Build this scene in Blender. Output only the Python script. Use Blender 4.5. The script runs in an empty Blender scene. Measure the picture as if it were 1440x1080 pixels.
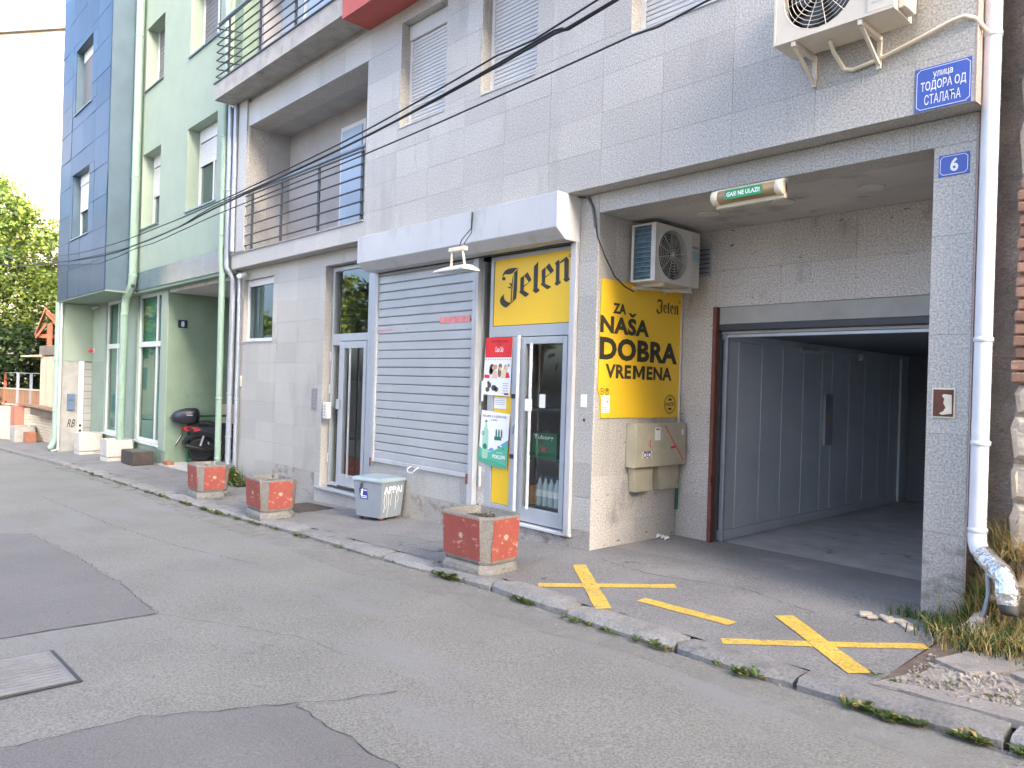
import bpy, bmesh, math, random
from mathutils import Vector, Matrix, Euler
R = math.radians
rnd = random.Random(7)
sc = bpy.context.scene
col = bpy.data.collections.new('street'); sc.collection.children.link(col)

# ------------------------------------------------------------------ camera, sky, sun, exposure
CX, CY, CZ = 4.8751, -5.6415, 1.6325
YAW, PITCH, ROLL, FPX = 0.82253, -0.00021, 0.03041, 1048.18
fw = Vector((-math.sin(YAW)*math.cos(PITCH), math.cos(YAW)*math.cos(PITCH), math.sin(PITCH)))
rt = Vector((math.cos(YAW), math.sin(YAW), 0)); up = rt.cross(fw)
r2 = rt*math.cos(ROLL)+up*math.sin(ROLL); u2 = -rt*math.sin(ROLL)+up*math.cos(ROLL)
cd = bpy.data.cameras.new('camera'); cam = bpy.data.objects.new('camera', cd); col.objects.link(cam)
M = Matrix((r2, u2, -fw)).transposed().to_4x4(); M.translation = (CX, CY, CZ)
cam.matrix_world = M
cd.sensor_width = 36; cd.lens = FPX/1440*36; cd.clip_start = .05; cd.clip_end = 1500
sc.camera = cam

SUN = Vector((.846, -.328, .418)).normalized()
w = bpy.data.worlds.new('World'); sc.world = w; w.use_nodes = True
nt = w.node_tree; bg = nt.nodes['Background']
sky = nt.nodes.new('ShaderNodeTexSky'); sky.sky_type = 'NISHITA'; sky.sun_disc = False
sky.sun_elevation = math.asin(SUN.z); sky.sun_rotation = math.atan2(SUN.x, SUN.y)
sky.air_density = .6; sky.dust_density = 5.0; sky.ozone_density = 1.0
nt.links.new(sky.outputs[0], bg.inputs[0]); bg.inputs[1].default_value = .15
sd = bpy.data.lights.new('sun', 'SUN'); so = bpy.data.objects.new('sun', sd); col.objects.link(so)
so.rotation_euler = SUN.to_track_quat('Z', 'Y').to_euler(); sd.energy = 2.0; sd.angle = R(.6); sd.color = (1, .93, .82)
sc.cycles.max_bounces = 14; sc.cycles.diffuse_bounces = 8; sc.cycles.transparent_max_bounces = 12
sc.view_settings.view_transform = 'Standard'; sc.view_settings.look = 'None'
sc.view_settings.exposure = 3.2; sc.view_settings.gamma = 1; sc.view_settings.use_curve_mapping = False

# ------------------------------------------------------------------ helpers
def prop(o, label=None, cat=None, group=None, kind=None):
    if label: o['label'] = label
    if cat: o['category'] = cat
    if group: o['group'] = group
    if kind: o['kind'] = kind
    return o
ORG = {}
def T(name, label, cat, loc=(0,0,0), group=None, rz=0, local=False):
    o = bpy.data.objects.new(name, None); col.objects.link(o); o.location = loc
    o.rotation_euler = (0,0,rz); o.empty_display_size = .1
    ORG[o.name] = Vector((0,0,0)) if (local or rz) else Vector(loc)
    return prop(o, label, cat, group)
def org(p): return ORG.get(p.name, Vector((0,0,0))) if p else Vector((0,0,0))

class MB:
    def __init__(s): s.v=[]; s.f=[]; s.m=[]; s.s=[]
    def add(s, vs, fs, m=0, sm=False):
        b=len(s.v); s.v += [tuple(v) for v in vs]
        for f in fs: s.f.append([i+b for i in f]); s.m.append(m); s.s.append(sm)
        return s
    def box(s, x0,x1,y0,y1,z0,z1, m=0):
        vs=[(x0,y0,z0),(x1,y0,z0),(x1,y1,z0),(x0,y1,z0),(x0,y0,z1),(x1,y0,z1),(x1,y1,z1),(x0,y1,z1)]
        return s.add(vs, [(0,3,2,1),(4,5,6,7),(0,1,5,4),(1,2,6,5),(2,3,7,6),(3,0,4,7)], m)
    def obox(s, c, d, mat=None, m=0):
        mat = mat or Matrix.Identity(3); c=Vector(c); h=[q/2 for q in d]
        vs=[c+mat@Vector((a*h[0],b*h[1],e*h[2])) for e in (-1,1) for a,b in ((-1,-1),(1,-1),(1,1),(-1,1))]
        return s.add(vs, [(0,3,2,1),(4,5,6,7),(0,1,5,4),(1,2,6,5),(2,3,7,6),(3,0,4,7)], m)
    def bar(s, a, b, w_, h_, m=0):
        a=Vector(a); b=Vector(b); d=b-a; q=d.to_track_quat('X','Z').to_matrix()
        return s.obox((a+b)/2,(d.length,w_,h_),q,m)
    def prism(s, pts, off, m=0):
        off=Vector(off); n=len(pts); vs=[Vector(p) for p in pts]; vs=vs+[v+off for v in vs]
        return s.add(vs, [list(range(n))[::-1], list(range(n,2*n))]+[(i,(i+1)%n,(i+1)%n+n,i+n) for i in range(n)], m)
    def loft(s, rings, m=0, sm=True, cap=True):
        n=len(rings[0]); vs=[p for r_ in rings for p in r_]; fs=[]
        for k in range(len(rings)-1):
            for i in range(n): fs.append((k*n+i, k*n+(i+1)%n, (k+1)*n+(i+1)%n, (k+1)*n+i))
        s.add(vs, fs, m, sm)
        if cap:
            s.add(rings[0], [list(range(n))[::-1]], m); s.add(rings[-1], [list(range(n))], m)
        return s
    def tube(s, pts, r, seg=8, m=0, sm=True):
        pts=[Vector(p) for p in pts]; rings=[]; N=len(pts); ref=None
        for i,p in enumerate(pts):
            d=(pts[min(i+1,N-1)]-pts[max(i-1,0)]).normalized()
            if ref is None:
                ref=Vector((0,0,1)) if abs(d.z)<.9 else Vector((1,0,0))
            a=d.cross(ref).normalized(); b=a.cross(d).normalized(); ref=b
            rr=r[i] if isinstance(r,(list,tuple)) else r
            rings.append([p+(a*math.cos(2*math.pi*k/seg)+b*math.sin(2*math.pi*k/seg))*rr for k in range(seg)])
        return s.loft(rings, m, sm)
    def lathe(s, c, prof, seg=20, axis='z', m=0, sm=True):
        c=Vector(c); rings=[]
        for r_,h in prof:
            ring=[]
            for k in range(seg):
                a=2*math.pi*k/seg; u_,v_=math.cos(a)*r_,math.sin(a)*r_
                ring.append(c+Vector({'z':(u_,v_,h),'x':(h,u_,v_),'y':(u_,h,v_)}[axis]))
            rings.append(ring)
        return s.loft(rings, m, sm)
    def build(s, name, mats, parent=None, bevel=0, label=None, kind=None, seg=1, cat=None, group=None):
        me=bpy.data.meshes.new(name); o_=org(parent)
        me.from_pydata([(v[0]-o_.x,v[1]-o_.y,v[2]-o_.z) for v in s.v],[],s.f)
        for mm in (mats if isinstance(mats,(list,tuple)) else [mats]): me.materials.append(mm)
        me.polygons.foreach_set('material_index', s.m); me.polygons.foreach_set('use_smooth', s.s)
        bm=bmesh.new(); bm.from_mesh(me)
        bmesh.ops.recalc_face_normals(bm, faces=bm.faces)
        if bevel:
            es=[e for e in bm.edges if len(e.link_faces)==2 and e.calc_face_angle(0)>R(30)]
            bmesh.ops.bevel(bm, geom=es, offset=bevel, segments=seg, affect='EDGES', clamp_overlap=True)
        bm.to_mesh(me); bm.free(); me.update()
        o=bpy.data.objects.new(name, me); col.objects.link(o)
        if parent: o.parent=parent
        ORG[o.name]=o_
        return prop(o, label, cat, group, kind)
_pc={}
def piece(name, mat_, parent, c, d, bev=.003, rot=None, label=None, sl=None):
    """one picked-apart piece: a bevelled block whose mesh is shared between pieces of the same size"""
    d=tuple(round(q,3) for q in d); k=(name,d,mat_.name,bev)
    if k not in _pc:
        b=MB().box(-d[0]/2,d[0]/2,-d[1]/2,d[1]/2,-d[2]/2,d[2]/2)
        o=b.build(name, mat_, None, bevel=min(bev,min(d)/3)); _pc[k]=o.data
    else:
        o=bpy.data.objects.new(name,_pc[k]); col.objects.link(o)
    o_=org(parent); o.location=Vector(c)-o_
    if rot: o.rotation_euler=rot
    if parent: o.parent=parent
    ORG[o.name]=o_
    return prop(o,label)
def copy_tree(o, parent=None):
    c=o.copy(); col.objects.link(c); c.parent=parent
    for ch in list(o.children): copy_tree(ch, c)
    return c
def rects(x0,x1,z0,z1,ops):
    rs=[(x0,x1,z0,z1)]
    for a,b,c,d in ops:
        n=[]
        for r_ in rs:
            if a>=r_[1] or b<=r_[0] or c>=r_[3] or d<=r_[2]: n.append(r_); continue
            if c>r_[2]: n.append((r_[0],r_[1],r_[2],c))
            if d<r_[3]: n.append((r_[0],r_[1],d,r_[3]))
            lo,hi=max(c,r_[2]),min(d,r_[3])
            if a>r_[0]: n.append((r_[0],a,lo,hi))
            if b<r_[1]: n.append((b,r_[1],lo,hi))
        rs=n
    return rs
def wall(name, m, parent, x0,x1,z0,z1,ops,y0,y1, axis='y', **k):
    b=MB()
    for a,c,e,f in rects(x0,x1,z0,z1,ops):
        if axis=='y': b.box(a,c,y0,y1,e,f)
        else: b.box(y0,y1,a,c,e,f)
    return b.build(name,m,parent,**k)
def clad(name, m, parent, x0,x1,z0,z1,ops,yf,tw,th,axis='y',t=.02,gap=.0016,sgn=1,tilt=0,offx=0,bev=.0007,m2=None):
    z=z0; 
    while z<z1-.01:
        zt=min(z+th,z1); x=x0-offx
        while x<x1-.01:
            xa,xb=max(x,x0),min(x+tw,x1)
            for a,c,e,f in rects(xa,xb,z,zt,ops):
                mm=m2 if (m2 and e<S(a)+.12) else m
                if c-a<.03 or f-e<.03: continue
                dz=rnd.uniform(-.0008,.0008)
                ce=((a+c)/2,(e+f)/2)
                rot=(rnd.gauss(0,tilt),0,rnd.gauss(0,tilt)) if tilt else None
                if axis=='y': piece(name,mm,parent,(ce[0],yf+t/2+dz,ce[1]),(c-a-gap,t,f-e-gap),bev,rot)
                else: piece(name,mm,parent,(yf-sgn*(t/2)+dz,ce[0],ce[1]),(t,c-a-gap,f-e-gap),bev,rot)
            x+=tw
        z=zt

# ------------------------------------------------------------------ materials
def srgb(r,g,b): return tuple(((c/255)/12.92 if c/255<=.04045 else ((c/255+.055)/1.055)**2.4) for c in (r,g,b))
MATS={}
def mat(name, c, rough=.6, metal=0, var=.1, scale=2., fine=0, fscale=60, bump=0, bscale=None, bdist=.01, wear=(), orand=0, spec=.5, coat=0, stretch=None, obj=False):
    if name in MATS: return MATS[name]
    m=bpy.data.materials.new(name); m.use_nodes=True; t=m.node_tree; N=t.nodes; L=t.links
    b=N['Principled BSDF']; MATS[name]=m
    b.inputs['Roughness'].default_value=rough; b.inputs['Metallic'].default_value=metal
    b.inputs['Specular IOR Level'].default_value=spec; b.inputs['Coat Weight'].default_value=coat
    if obj: pos=N.new('ShaderNodeTexCoord').outputs['Object']
    else: pos=N.new('ShaderNodeNewGeometry').outputs['Position']
    if stretch:
        mp=N.new('ShaderNodeVectorMath'); mp.operation='MULTIPLY'; L.new(pos,mp.inputs[0]); mp.inputs[1].default_value=stretch; spos=mp.outputs[0]
    else: spos=pos
    def noise(sc_, det=3, p=pos, rg=.55):
        n=N.new('ShaderNodeTexNoise'); n.inputs['Scale'].default_value=sc_; n.inputs['Detail'].default_value=det
        n.inputs['Roughness'].default_value=rg; L.new(p,n.inputs['Vector']); return n.outputs['Fac']
    def mr(v,a,b_,c_,d):
        q=N.new('ShaderNodeMapRange'); L.new(v,q.inputs[0])
        for i,x in enumerate((a,b_,c_,d)): q.inputs[1+i].default_value=x
        return q.outputs[0]
    def mul(a,b_):
        q=N.new('ShaderNodeMath'); q.operation='MULTIPLY'; L.new(a,q.inputs[0]); L.new(b_,q.inputs[1]); return q.outputs[0]
    f=mr(noise(scale,4,spos),.3,.7,1-var,1+var)
    fn=None
    if fine:
        fn=noise(fscale,2,pos,.7); f=mul(f,mr(fn,.3,.7,1-fine,1+fine))
    if orand:
        oi=N.new('ShaderNodeObjectInfo'); f=mul(f,mr(oi.outputs['Random'],0,1,1-orand,1+orand))
    base=N.new('ShaderNodeVectorMath'); base.operation='SCALE'; base.inputs[0].default_value=c; L.new(f,base.inputs['Scale'])
    out=base.outputs[0]
    for wc,wsc,th,soft,st in wear:
        p=pos
        if st:
            q=N.new('ShaderNodeVectorMath'); q.operation='MULTIPLY'; L.new(pos,q.inputs[0]); q.inputs[1].default_value=st; p=q.outputs[0]
        k=mr(noise(wsc,5,p,.65),th,th+soft,0,1)
        x=N.new('ShaderNodeMix'); x.data_type='RGBA'; L.new(k,x.inputs['Factor']); L.new(out,x.inputs['A']); x.inputs['B'].default_value=(*wc,1); out=x.outputs['Result']
    L.new(out,b.inputs['Base Color'])
    if bump:
        bp=N.new('ShaderNodeBump'); bp.inputs['Strength'].default_value=bump; bp.inputs['Distance'].default_value=bdist
        L.new(noise(bscale,3) if bscale else (fn or noise(40,3)), bp.inputs['Height']); L.new(bp.outputs[0],b.inputs['Normal'])
    return m
def glass(name, tint=(.55,.62,.6), dens=.5, refl=1.5):
    m=bpy.data.materials.new(name); m.use_nodes=True; t=m.node_tree; N=t.nodes; L=t.links; N.remove(N['Principled BSDF'])
    o=N['Material Output']; tr=N.new('ShaderNodeBsdfTransparent'); tr.inputs[0].default_value=(*[c*dens+ (1-dens)*0 for c in tint],1)
    g=N.new('ShaderNodeBsdfGlossy'); g.inputs['Roughness'].default_value=.02; g.inputs['Color'].default_value=(.95,1,.98,1)
    fr=N.new('ShaderNodeFresnel'); fr.inputs[0].default_value=refl
    nz=N.new('ShaderNodeTexNoise'); nz.inputs['Scale'].default_value=1.3; bp=N.new('ShaderNodeBump'); bp.inputs['Strength'].default_value=.04; bp.inputs['Distance'].default_value=.05
    L.new(nz.outputs[0],bp.inputs['Height']); L.new(bp.outputs[0],g.inputs['Normal'])
    x=N.new('ShaderNodeMixShader'); ge=N.new('ShaderNodeNewGeometry'); iv=N.new('ShaderNodeMath'); iv.operation='SUBTRACT'; iv.inputs[0].default_value=1; L.new(ge.outputs['Backfacing'],iv.inputs[1]); mu=N.new('ShaderNodeMath'); mu.operation='MULTIPLY'; L.new(fr.outputs[0],mu.inputs[0]); L.new(iv.outputs[0],mu.inputs[1])
    L.new(mu.outputs[0],x.inputs[0]); L.new(tr.outputs[0],x.inputs[1]); L.new(g.outputs[0],x.inputs[2]); L.new(x.outputs[0],o.inputs[0])
    MATS[name]=m; return m

GRAN=mat('granite',(.425,.414,.378),.42,var=.05,scale=1.2,fine=.42,fscale=70,orand=.075,spec=.35,wear=[((.30,.285,.26),1.6,.56,.25,(1,1,.25)),((.25,.24,.22),5,.63,.1,(1,1,.12))])
SPLASH=mat('granite_splashed',(.375,.355,.315),.6,var=.1,scale=2,fine=.42,fscale=70,orand=.06,wear=[((.20,.175,.145),4,.50,.16,(1,1,1.6)),((.08,.07,.06),11,.66,.03,(1,.5,2.5))])
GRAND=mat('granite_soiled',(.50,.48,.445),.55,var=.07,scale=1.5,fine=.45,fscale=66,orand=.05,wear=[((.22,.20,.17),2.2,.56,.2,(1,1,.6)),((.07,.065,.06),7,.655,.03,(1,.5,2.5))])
PLAST=mat('plaster_grey',(.36,.355,.35),.85,var=.1,scale=2.5,fine=.05,bump=.15,bscale=40)
CEIL=mat('ceiling_plaster',(.52,.50,.47),.8,var=.12,scale=1.6,wear=[((.19,.18,.16),1.8,.55,.2,None)])
CONC=mat('concrete',(.36,.35,.33),.85,var=.16,scale=4,fine=.15,fscale=50,bump=.35,bscale=30,wear=[((.16,.15,.14),6,.6,.15,(1,1,.4))])
CONCW=mat('concrete_pale',(.5,.48,.43),.85,var=.12,scale=5,fine=.12,fscale=60,bump=.3,wear=[((.3,.28,.24),5,.6,.15,None)])
REDW=mat('red_render',(.42,.10,.09),.8,var=.08,scale=3,bump=.1,bscale=60)
ROAD=mat('asphalt_road',(.212,.206,.178),.8,var=.10,scale=.9,fine=.38,fscale=75,bump=.5,bdist=.006,wear=[((.235,.23,.22),.8,.52,.2,(.5,1.6,1)),((.12,.12,.12),3.3,.69,.04,None),((.05,.05,.05),5,.745,.01,(1,.8,1))])
ROADP=mat('asphalt_patch',(.172,.165,.152),.8,var=.09,scale=1.2,fine=.28,fscale=95,bump=.35,bdist=.005,wear=[((.08,.08,.085),4,.70,.03,None)])
WALK=mat('asphalt_footway',(.20,.194,.182),.85,var=.16,scale=1.3,fine=.38,fscale=65,bump=.5,bdist=.006,wear=[((.24,.225,.20),1.4,.56,.15,None),((.07,.068,.065),2.4,.63,.08,None)])
KERB=mat('kerb_stone',(.245,.235,.215),.85,var=.22,scale=5,fine=.25,fscale=55,bump=.6,orand=.12,wear=[((.13,.125,.115),5,.58,.12,None)])
YEL=mat('yellow_road_paint',(.66,.43,.07),.7,var=.12,scale=4,fine=.35,fscale=70,wear=[((.28,.24,.16),22,.54,.12,None)])
SHUT=mat('shutter_metal',(.45,.47,.48),.38,metal=.25,var=.06,scale=2,wear=[((.28,.30,.32),9,.66,.05,(1,1,2)),((.75,.76,.76),14,.73,.02,None)])
SHUTW=mat('shutter_plastic_grey',(.52,.53,.52),.5,var=.04,scale=3)
HOUS=mat('shutter_housing',(.48,.49,.495),.42,var=.05,scale=2,metal=.05,wear=[((.36,.35,.33),3,.55,.2,(1,1,.3))])
ALU=mat('door_aluminium',(.46,.49,.51),.4,metal=.2,var=.04,scale=4)
ALUW=mat('frame_white',(.62,.63,.63),.45,var=.03,scale=4)
DARKM=mat('dark_metal',(.05,.055,.06),.45,var=.1,metal=.3)
RAIL=mat('railing_steel',(.06,.07,.08),.5,metal=.2,var=.1)
STEEL=mat('galvanised_steel',(.45,.48,.51),.4,metal=.5,var=.1,scale=6)
YELP=mat('sign_yellow',(.90,.57,.03),.4,var=.02,scale=1)
BLK=mat('print_black',(.035,.03,.02),.5,var=.0)
WHT=mat('print_white',(.85,.85,.85),.5,var=.02)
REDP=mat('print_red',(.75,.03,.03),.5,var=.05)
BLUE=mat('sign_blue_enamel',(.035,.09,.42),.3,var=.05)
RUST=mat('rust_red_frame',(.17,.06,.04),.7,var=.2,scale=8)
RUSTB=mat('rusted_brown',(.12,.045,.03),.75,var=.25,scale=10)
CREAMP=mat('cream_enamel',(.72,.66,.50),.5,var=.08,scale=20)
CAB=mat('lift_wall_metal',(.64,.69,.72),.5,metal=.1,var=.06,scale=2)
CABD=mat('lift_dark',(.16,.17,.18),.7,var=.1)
CHEQ=mat('chequer_plate',(.45,.44,.42),.5,metal=.1,var=.2,scale=3,bump=.5,bscale=45,wear=[((.12,.08,.05),2.2,.6,.1,None)])
ACW=mat('ac_casing',(.66,.61,.50),.5,var=.06,scale=5)
ACG=mat('ac_casing_grey',(.60,.585,.53),.5,var=.08,scale=6)
FIN=mat('ac_fins',(.10,.17,.20),.4,metal=.5,var=.3,scale=20)
GREENW=mat('green_render',(.29,.36,.285),.8,var=.05,scale=2,bump=.12,bscale=50,fine=.05)
GREEND=mat('green_render_dark',(.22,.30,.22),.8,var=.10,scale=1.5,bump=.12,bscale=50,wear=[((.17,.26,.20),1.8,.55,.2,None)])
GREENP=mat('green_render_soft',(.25,.32,.255),.8,var=.07,scale=2,bump=.12,bscale=50)
MINT=mat('mint_pipe_paint',(.25,.36,.29),.4,var=.06,scale=5,wear=[((.6,.62,.55),12,.69,.03,None)])
STRIPE=mat('polished_green_stone',(.13,.19,.20),.25,spec=.25,var=.1,scale=3,fine=.4,fscale=55,orand=.08)
BLUEC=mat('polished_blue_panel',(.035,.07,.12),.3,var=.10,scale=1.5,orand=.2,spec=.05,coat=.0)
BLUED=mat('blue_render',(.055,.10,.135),.5,var=.12,scale=2)
GLS=glass('glass_door',(.95,.98,.96),.95,1.85)
GLW=glass('glass_window',(.7,.8,.78),.9,1.5)
DARKI=mat('interior_dark',(.035,.035,.035),.9,var=.1)
TEAL=mat('curtain_teal',(.27,.62,.52),.9,var=.18,scale=3,stretch=(6,1,.1))
GREYC=mat('curtain_grey',(.22,.23,.25),.9,var=.15,scale=3,stretch=(9,1,.1))
PLR=mat('planter_red_paint',(.31,.075,.055),.75,var=.09,scale=6,fine=.08,bump=.2,wear=[((.50,.27,.20),11,.60,.07,(1,1,1.4)),((.42,.39,.34),17,.665,.05,None)],obj=True)
PLC=mat('planter_concrete',(.21,.203,.18),.85,var=.2,scale=9,fine=.2,fscale=60,bump=.5,obj=True,wear=[((.14,.13,.12),10,.6,.1,None)])
SOIL=mat('soil',(.07,.05,.035),.95,var=.4,scale=20,bump=1,bscale=40,bdist=.03)
BIN=mat('bin_grey_paint',(.23,.27,.30),.5,var=.06,scale=4)
RUB=mat('rubber_black',(.015,.015,.016),.7,var=.1)
SCO=mat('scooter_black',(.018,.02,.028),.28,var=.1,coat=.3)
SCB=mat('top_case_black',(.02,.022,.035),.35,var=.1)
TAIL=mat('tail_light_red',(.45,.01,.015),.15,var=.1,coat=.6)
CABL=mat('cable_black',(.02,.02,.022),.6,var=.1)
PIPEW=mat('downpipe_pale',(.66,.68,.70),.35,metal=.0,var=.05,scale=3,wear=[((.30,.28,.25),16,.70,.03,(1,1,.6))])
PIPEG=mat('downpipe_grey',(.36,.40,.46),.4,metal=.4,var=.08,scale=3)
FOIL=mat('foil_wrap',(.72,.74,.74),.25,metal=.85,var=.2,scale=18,bump=1,bscale=22,bdist=.02)
BRICK=mat('old_brick',(.31,.175,.115),.85,var=.2,scale=8,orand=.3,bump=.5,bscale=40,wear=[((.55,.42,.30),7,.58,.1,None)])
STONE=mat('old_stone',(.50,.42,.32),.9,var=.18,scale=4,orand=.15,bump=.8,bscale=14,bdist=.03,wear=[((.25,.19,.13),3,.58,.15,None)])
MORT=mat('rough_mortar',(.40,.35,.30),.9,var=.25,scale=3,bump=1,bscale=14,bdist=.05,fine=.2)
WBRK=mat('white_brick',(.66,.60,.46),.8,var=.08,scale=4,orand=.08)
WOOD=mat('fence_wood',(.28,.16,.09),.8,var=.2,scale=3,stretch=(8,8,.6),orand=.15)
WOODR=mat('red_timber',(.48,.13,.07),.7,var=.12,scale=3)
BOARD=mat('cream_board',(.58,.50,.34),.8,var=.15,scale=2,stretch=(6,6,.5),orand=.1)
ROOFT=mat('roof_tile',(.35,.17,.10),.8,var=.25,scale=6,orand=.1)
CREAM=mat('cream_render',(.26,.22,.175),.9,var=.03,scale=.4)
DRT=mat('dirt',(.16,.12,.085),.95,var=.3,scale=3,bump=.8,bscale=18,bdist=.03)
RUBB=mat('broken_concrete',(.31,.28,.235),.9,var=.22,scale=4,fine=.3,fscale=35,bump=1,bscale=26,bdist=.03,wear=[((.18,.16,.13),5,.58,.1,None)])
TERR=mat('terracotta_pot',(.33,.14,.08),.8,var=.15,scale=8)
BARK=mat('bark',(.10,.075,.055),.95,var=.3,scale=6,bump=1,bscale=15,bdist=.04)
def leafmat(name,c,t=.35):
    m=mat(name,c,.5,var=.35,scale=.9,orand=0); n=m.node_tree; b=n.nodes['Principled BSDF']; o=n.nodes['Material Output']
    tr=n.nodes.new('ShaderNodeBsdfTranslucent'); x=n.nodes.new('ShaderNodeMixShader'); x.inputs[0].default_value=t
    n.links.new(b.inputs['Base Color'].links[0].from_socket,tr.inputs[0])
    n.links.new(b.outputs[0],x.inputs[1]); n.links.new(tr.outputs[0],x.inputs[2]); n.links.new(x.outputs[0],o.inputs[0]); return m
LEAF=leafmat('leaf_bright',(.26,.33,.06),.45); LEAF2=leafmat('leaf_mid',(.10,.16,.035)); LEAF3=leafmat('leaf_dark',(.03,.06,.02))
GRAS=leafmat('grass_green',(.10,.17,.035)); DRYG=leafmat('grass_dry',(.40,.29,.12),.25); WEED=leafmat('weed_green',(.10,.155,.035))

# ------------------------------------------------------------------ text and printed marks
def text_pts(s_, bold=0, spacing=1.0):
    c=bpy.data.curves.new('lettering','FONT'); c.body=s_; c.offset=bold; c.resolution_u=3; c.space_character=spacing
    o=bpy.data.objects.new('lettering',c); col.objects.link(o); bpy.context.view_layer.update()
    me=bpy.data.meshes.new_from_object(o.evaluated_get(bpy.context.evaluated_depsgraph_get()))
    vs=[v.co.copy() for v in me.vertices]; fs=[list(p.vertices) for p in me.polygons]
    bpy.data.objects.remove(o); bpy.data.curves.remove(c); bpy.data.meshes.remove(me)
    return vs,fs
def fit(s_, a0,a1,z0,z1, bold=.02, spacing=1.0, slant=0):
    vs,fs=text_pts(s_,bold,spacing); xs=[v.x for v in vs]; ys=[v.y for v in vs]
    kx=(a1-a0)/(max(xs)-min(xs)); ky=(z1-z0)/(max(ys)-min(ys))
    out=[(a0+(v.x-min(xs))*kx, z0+(v.y-min(ys))*ky) for v in vs]
    return [(a+slant*(z-z0),z) for a,z in out],fs
class Print(MB):
    """flat print on a plane: plane 'y' faces -y at y=d, plane 'x' faces +x at x=d"""
    def __init__(s,plane,d): super().__init__(); s.p=plane; s.d=d
    def P(s,a,z,l=0): return (a,s.d-l,z) if s.p=='y' else (s.d+l,a,z)
    def text(s,*a,m=0,l=0,**k):
        vs,fs=fit(*a,**k); return s.add([s.P(x,z,l) for x,z in vs],fs,m)
    def poly(s,pts,m=0,l=0): return s.add([s.P(a,z,l) for a,z in pts],[list(range(len(pts)))],m)
    def rect(s,a0,a1,z0,z1,m=0,l=0): return s.poly([(a0,z0),(a1,z0),(a1,z1),(a0,z1)],m,l)
    def ring(s,a,z,r0,r1,m=0,l=0,n=24,sx=1):
        for i in range(n):
            t0,t1=2*math.pi*i/n,2*math.pi*(i+1)/n
            s.poly([(a+math.cos(t)*q*sx,z+math.sin(t)*q) for t,q in ((t0,r0),(t0,r1),(t1,r1),(t1,r0))],m,l)
        return s
    def disc(s,a,z,r,m=0,l=0,n=14,sx=1): return s.poly([(a+math.cos(2*math.pi*i/n)*r*sx,z+math.sin(2*math.pi*i/n)*r) for i in range(n)],m,l)
JELEN=[[[-1.475,2.854],[-1.463,2.885],[-1.429,2.92],[-1.375,2.936],[-1.299,2.938],[-1.211,2.933],[-1.257,2.909],[-1.307,2.876],[-1.372,2.871],[-1.427,2.878],[-1.459,2.857]],[[-1.414,2.827],[-1.42,2.815],[-1.435,2.808],[-1.455,2.81],[-1.472,2.819],[-1.478,2.832],[-1.473,2.844],[-1.457,2.851],[-1.437,2.849],[-1.421,2.84]],[[-1.197,2.925],[-1.219,2.899],[-1.219,2.707],[-1.23,2.593],[-1.285,2.562],[-1.281,2.675],[-1.274,2.832],[-1.279,2.883]],[[-1.293,2.852],[-1.311,2.77],[-1.315,2.677],[-1.323,2.552],[-1.304,2.563],[-1.298,2.676],[-1.292,2.768],[-1.285,2.861]],[[-1.431,2.653],[-1.479,2.623],[-1.503,2.587],[-1.489,2.544],[-1.446,2.513],[-1.396,2.494],[-1.356,2.512],[-1.23,2.588],[-1.286,2.569],[-1.323,2.546],[-1.378,2.562],[-1.418,2.586],[-1.436,2.616]],[[-1.367,2.77],[-1.326,2.771],[-1.311,2.751],[-1.317,2.729],[-1.335,2.753]],[[-1.386,2.729],[-1.342,2.731],[-1.324,2.734],[-1.326,2.706],[-1.351,2.715]],[[-1.17,2.814],[-1.11,2.838],[-1.111,2.672],[-1.02,2.625],[-1.081,2.595],[-1.183,2.654],[-1.169,2.676]],[[-1.114,2.838],[-1.056,2.87],[-0.99,2.779],[-1.032,2.755],[-1.107,2.832]],[[-1.034,2.757],[-0.991,2.778],[-1.111,2.707],[-1.112,2.722]],[[-0.896,2.97],[-0.894,2.827],[-0.896,2.684],[-0.855,2.656],[-0.917,2.624],[-0.972,2.66],[-0.957,2.679],[-0.961,2.814],[-0.962,2.923]],[[-0.839,2.871],[-0.779,2.9],[-0.782,2.72],[-0.685,2.681],[-0.745,2.655],[-0.847,2.714],[-0.831,2.737],[-0.836,2.804]],[[-0.78,2.897],[-0.727,2.937],[-0.655,2.85],[-0.7,2.821],[-0.777,2.895]],[[-0.703,2.823],[-0.657,2.849],[-0.784,2.782],[-0.784,2.795]],[[-0.644,2.927],[-0.591,2.961],[-0.575,2.934],[-0.57,2.738],[-0.542,2.716],[-0.6,2.684],[-0.644,2.707],[-0.623,2.725],[-0.625,2.899]],[[-0.574,2.931],[-0.479,2.982],[-0.443,2.946],[-0.438,2.761],[-0.417,2.738],[-0.471,2.711],[-0.517,2.74],[-0.502,2.754],[-0.507,2.938],[-0.571,2.917]]]

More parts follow.
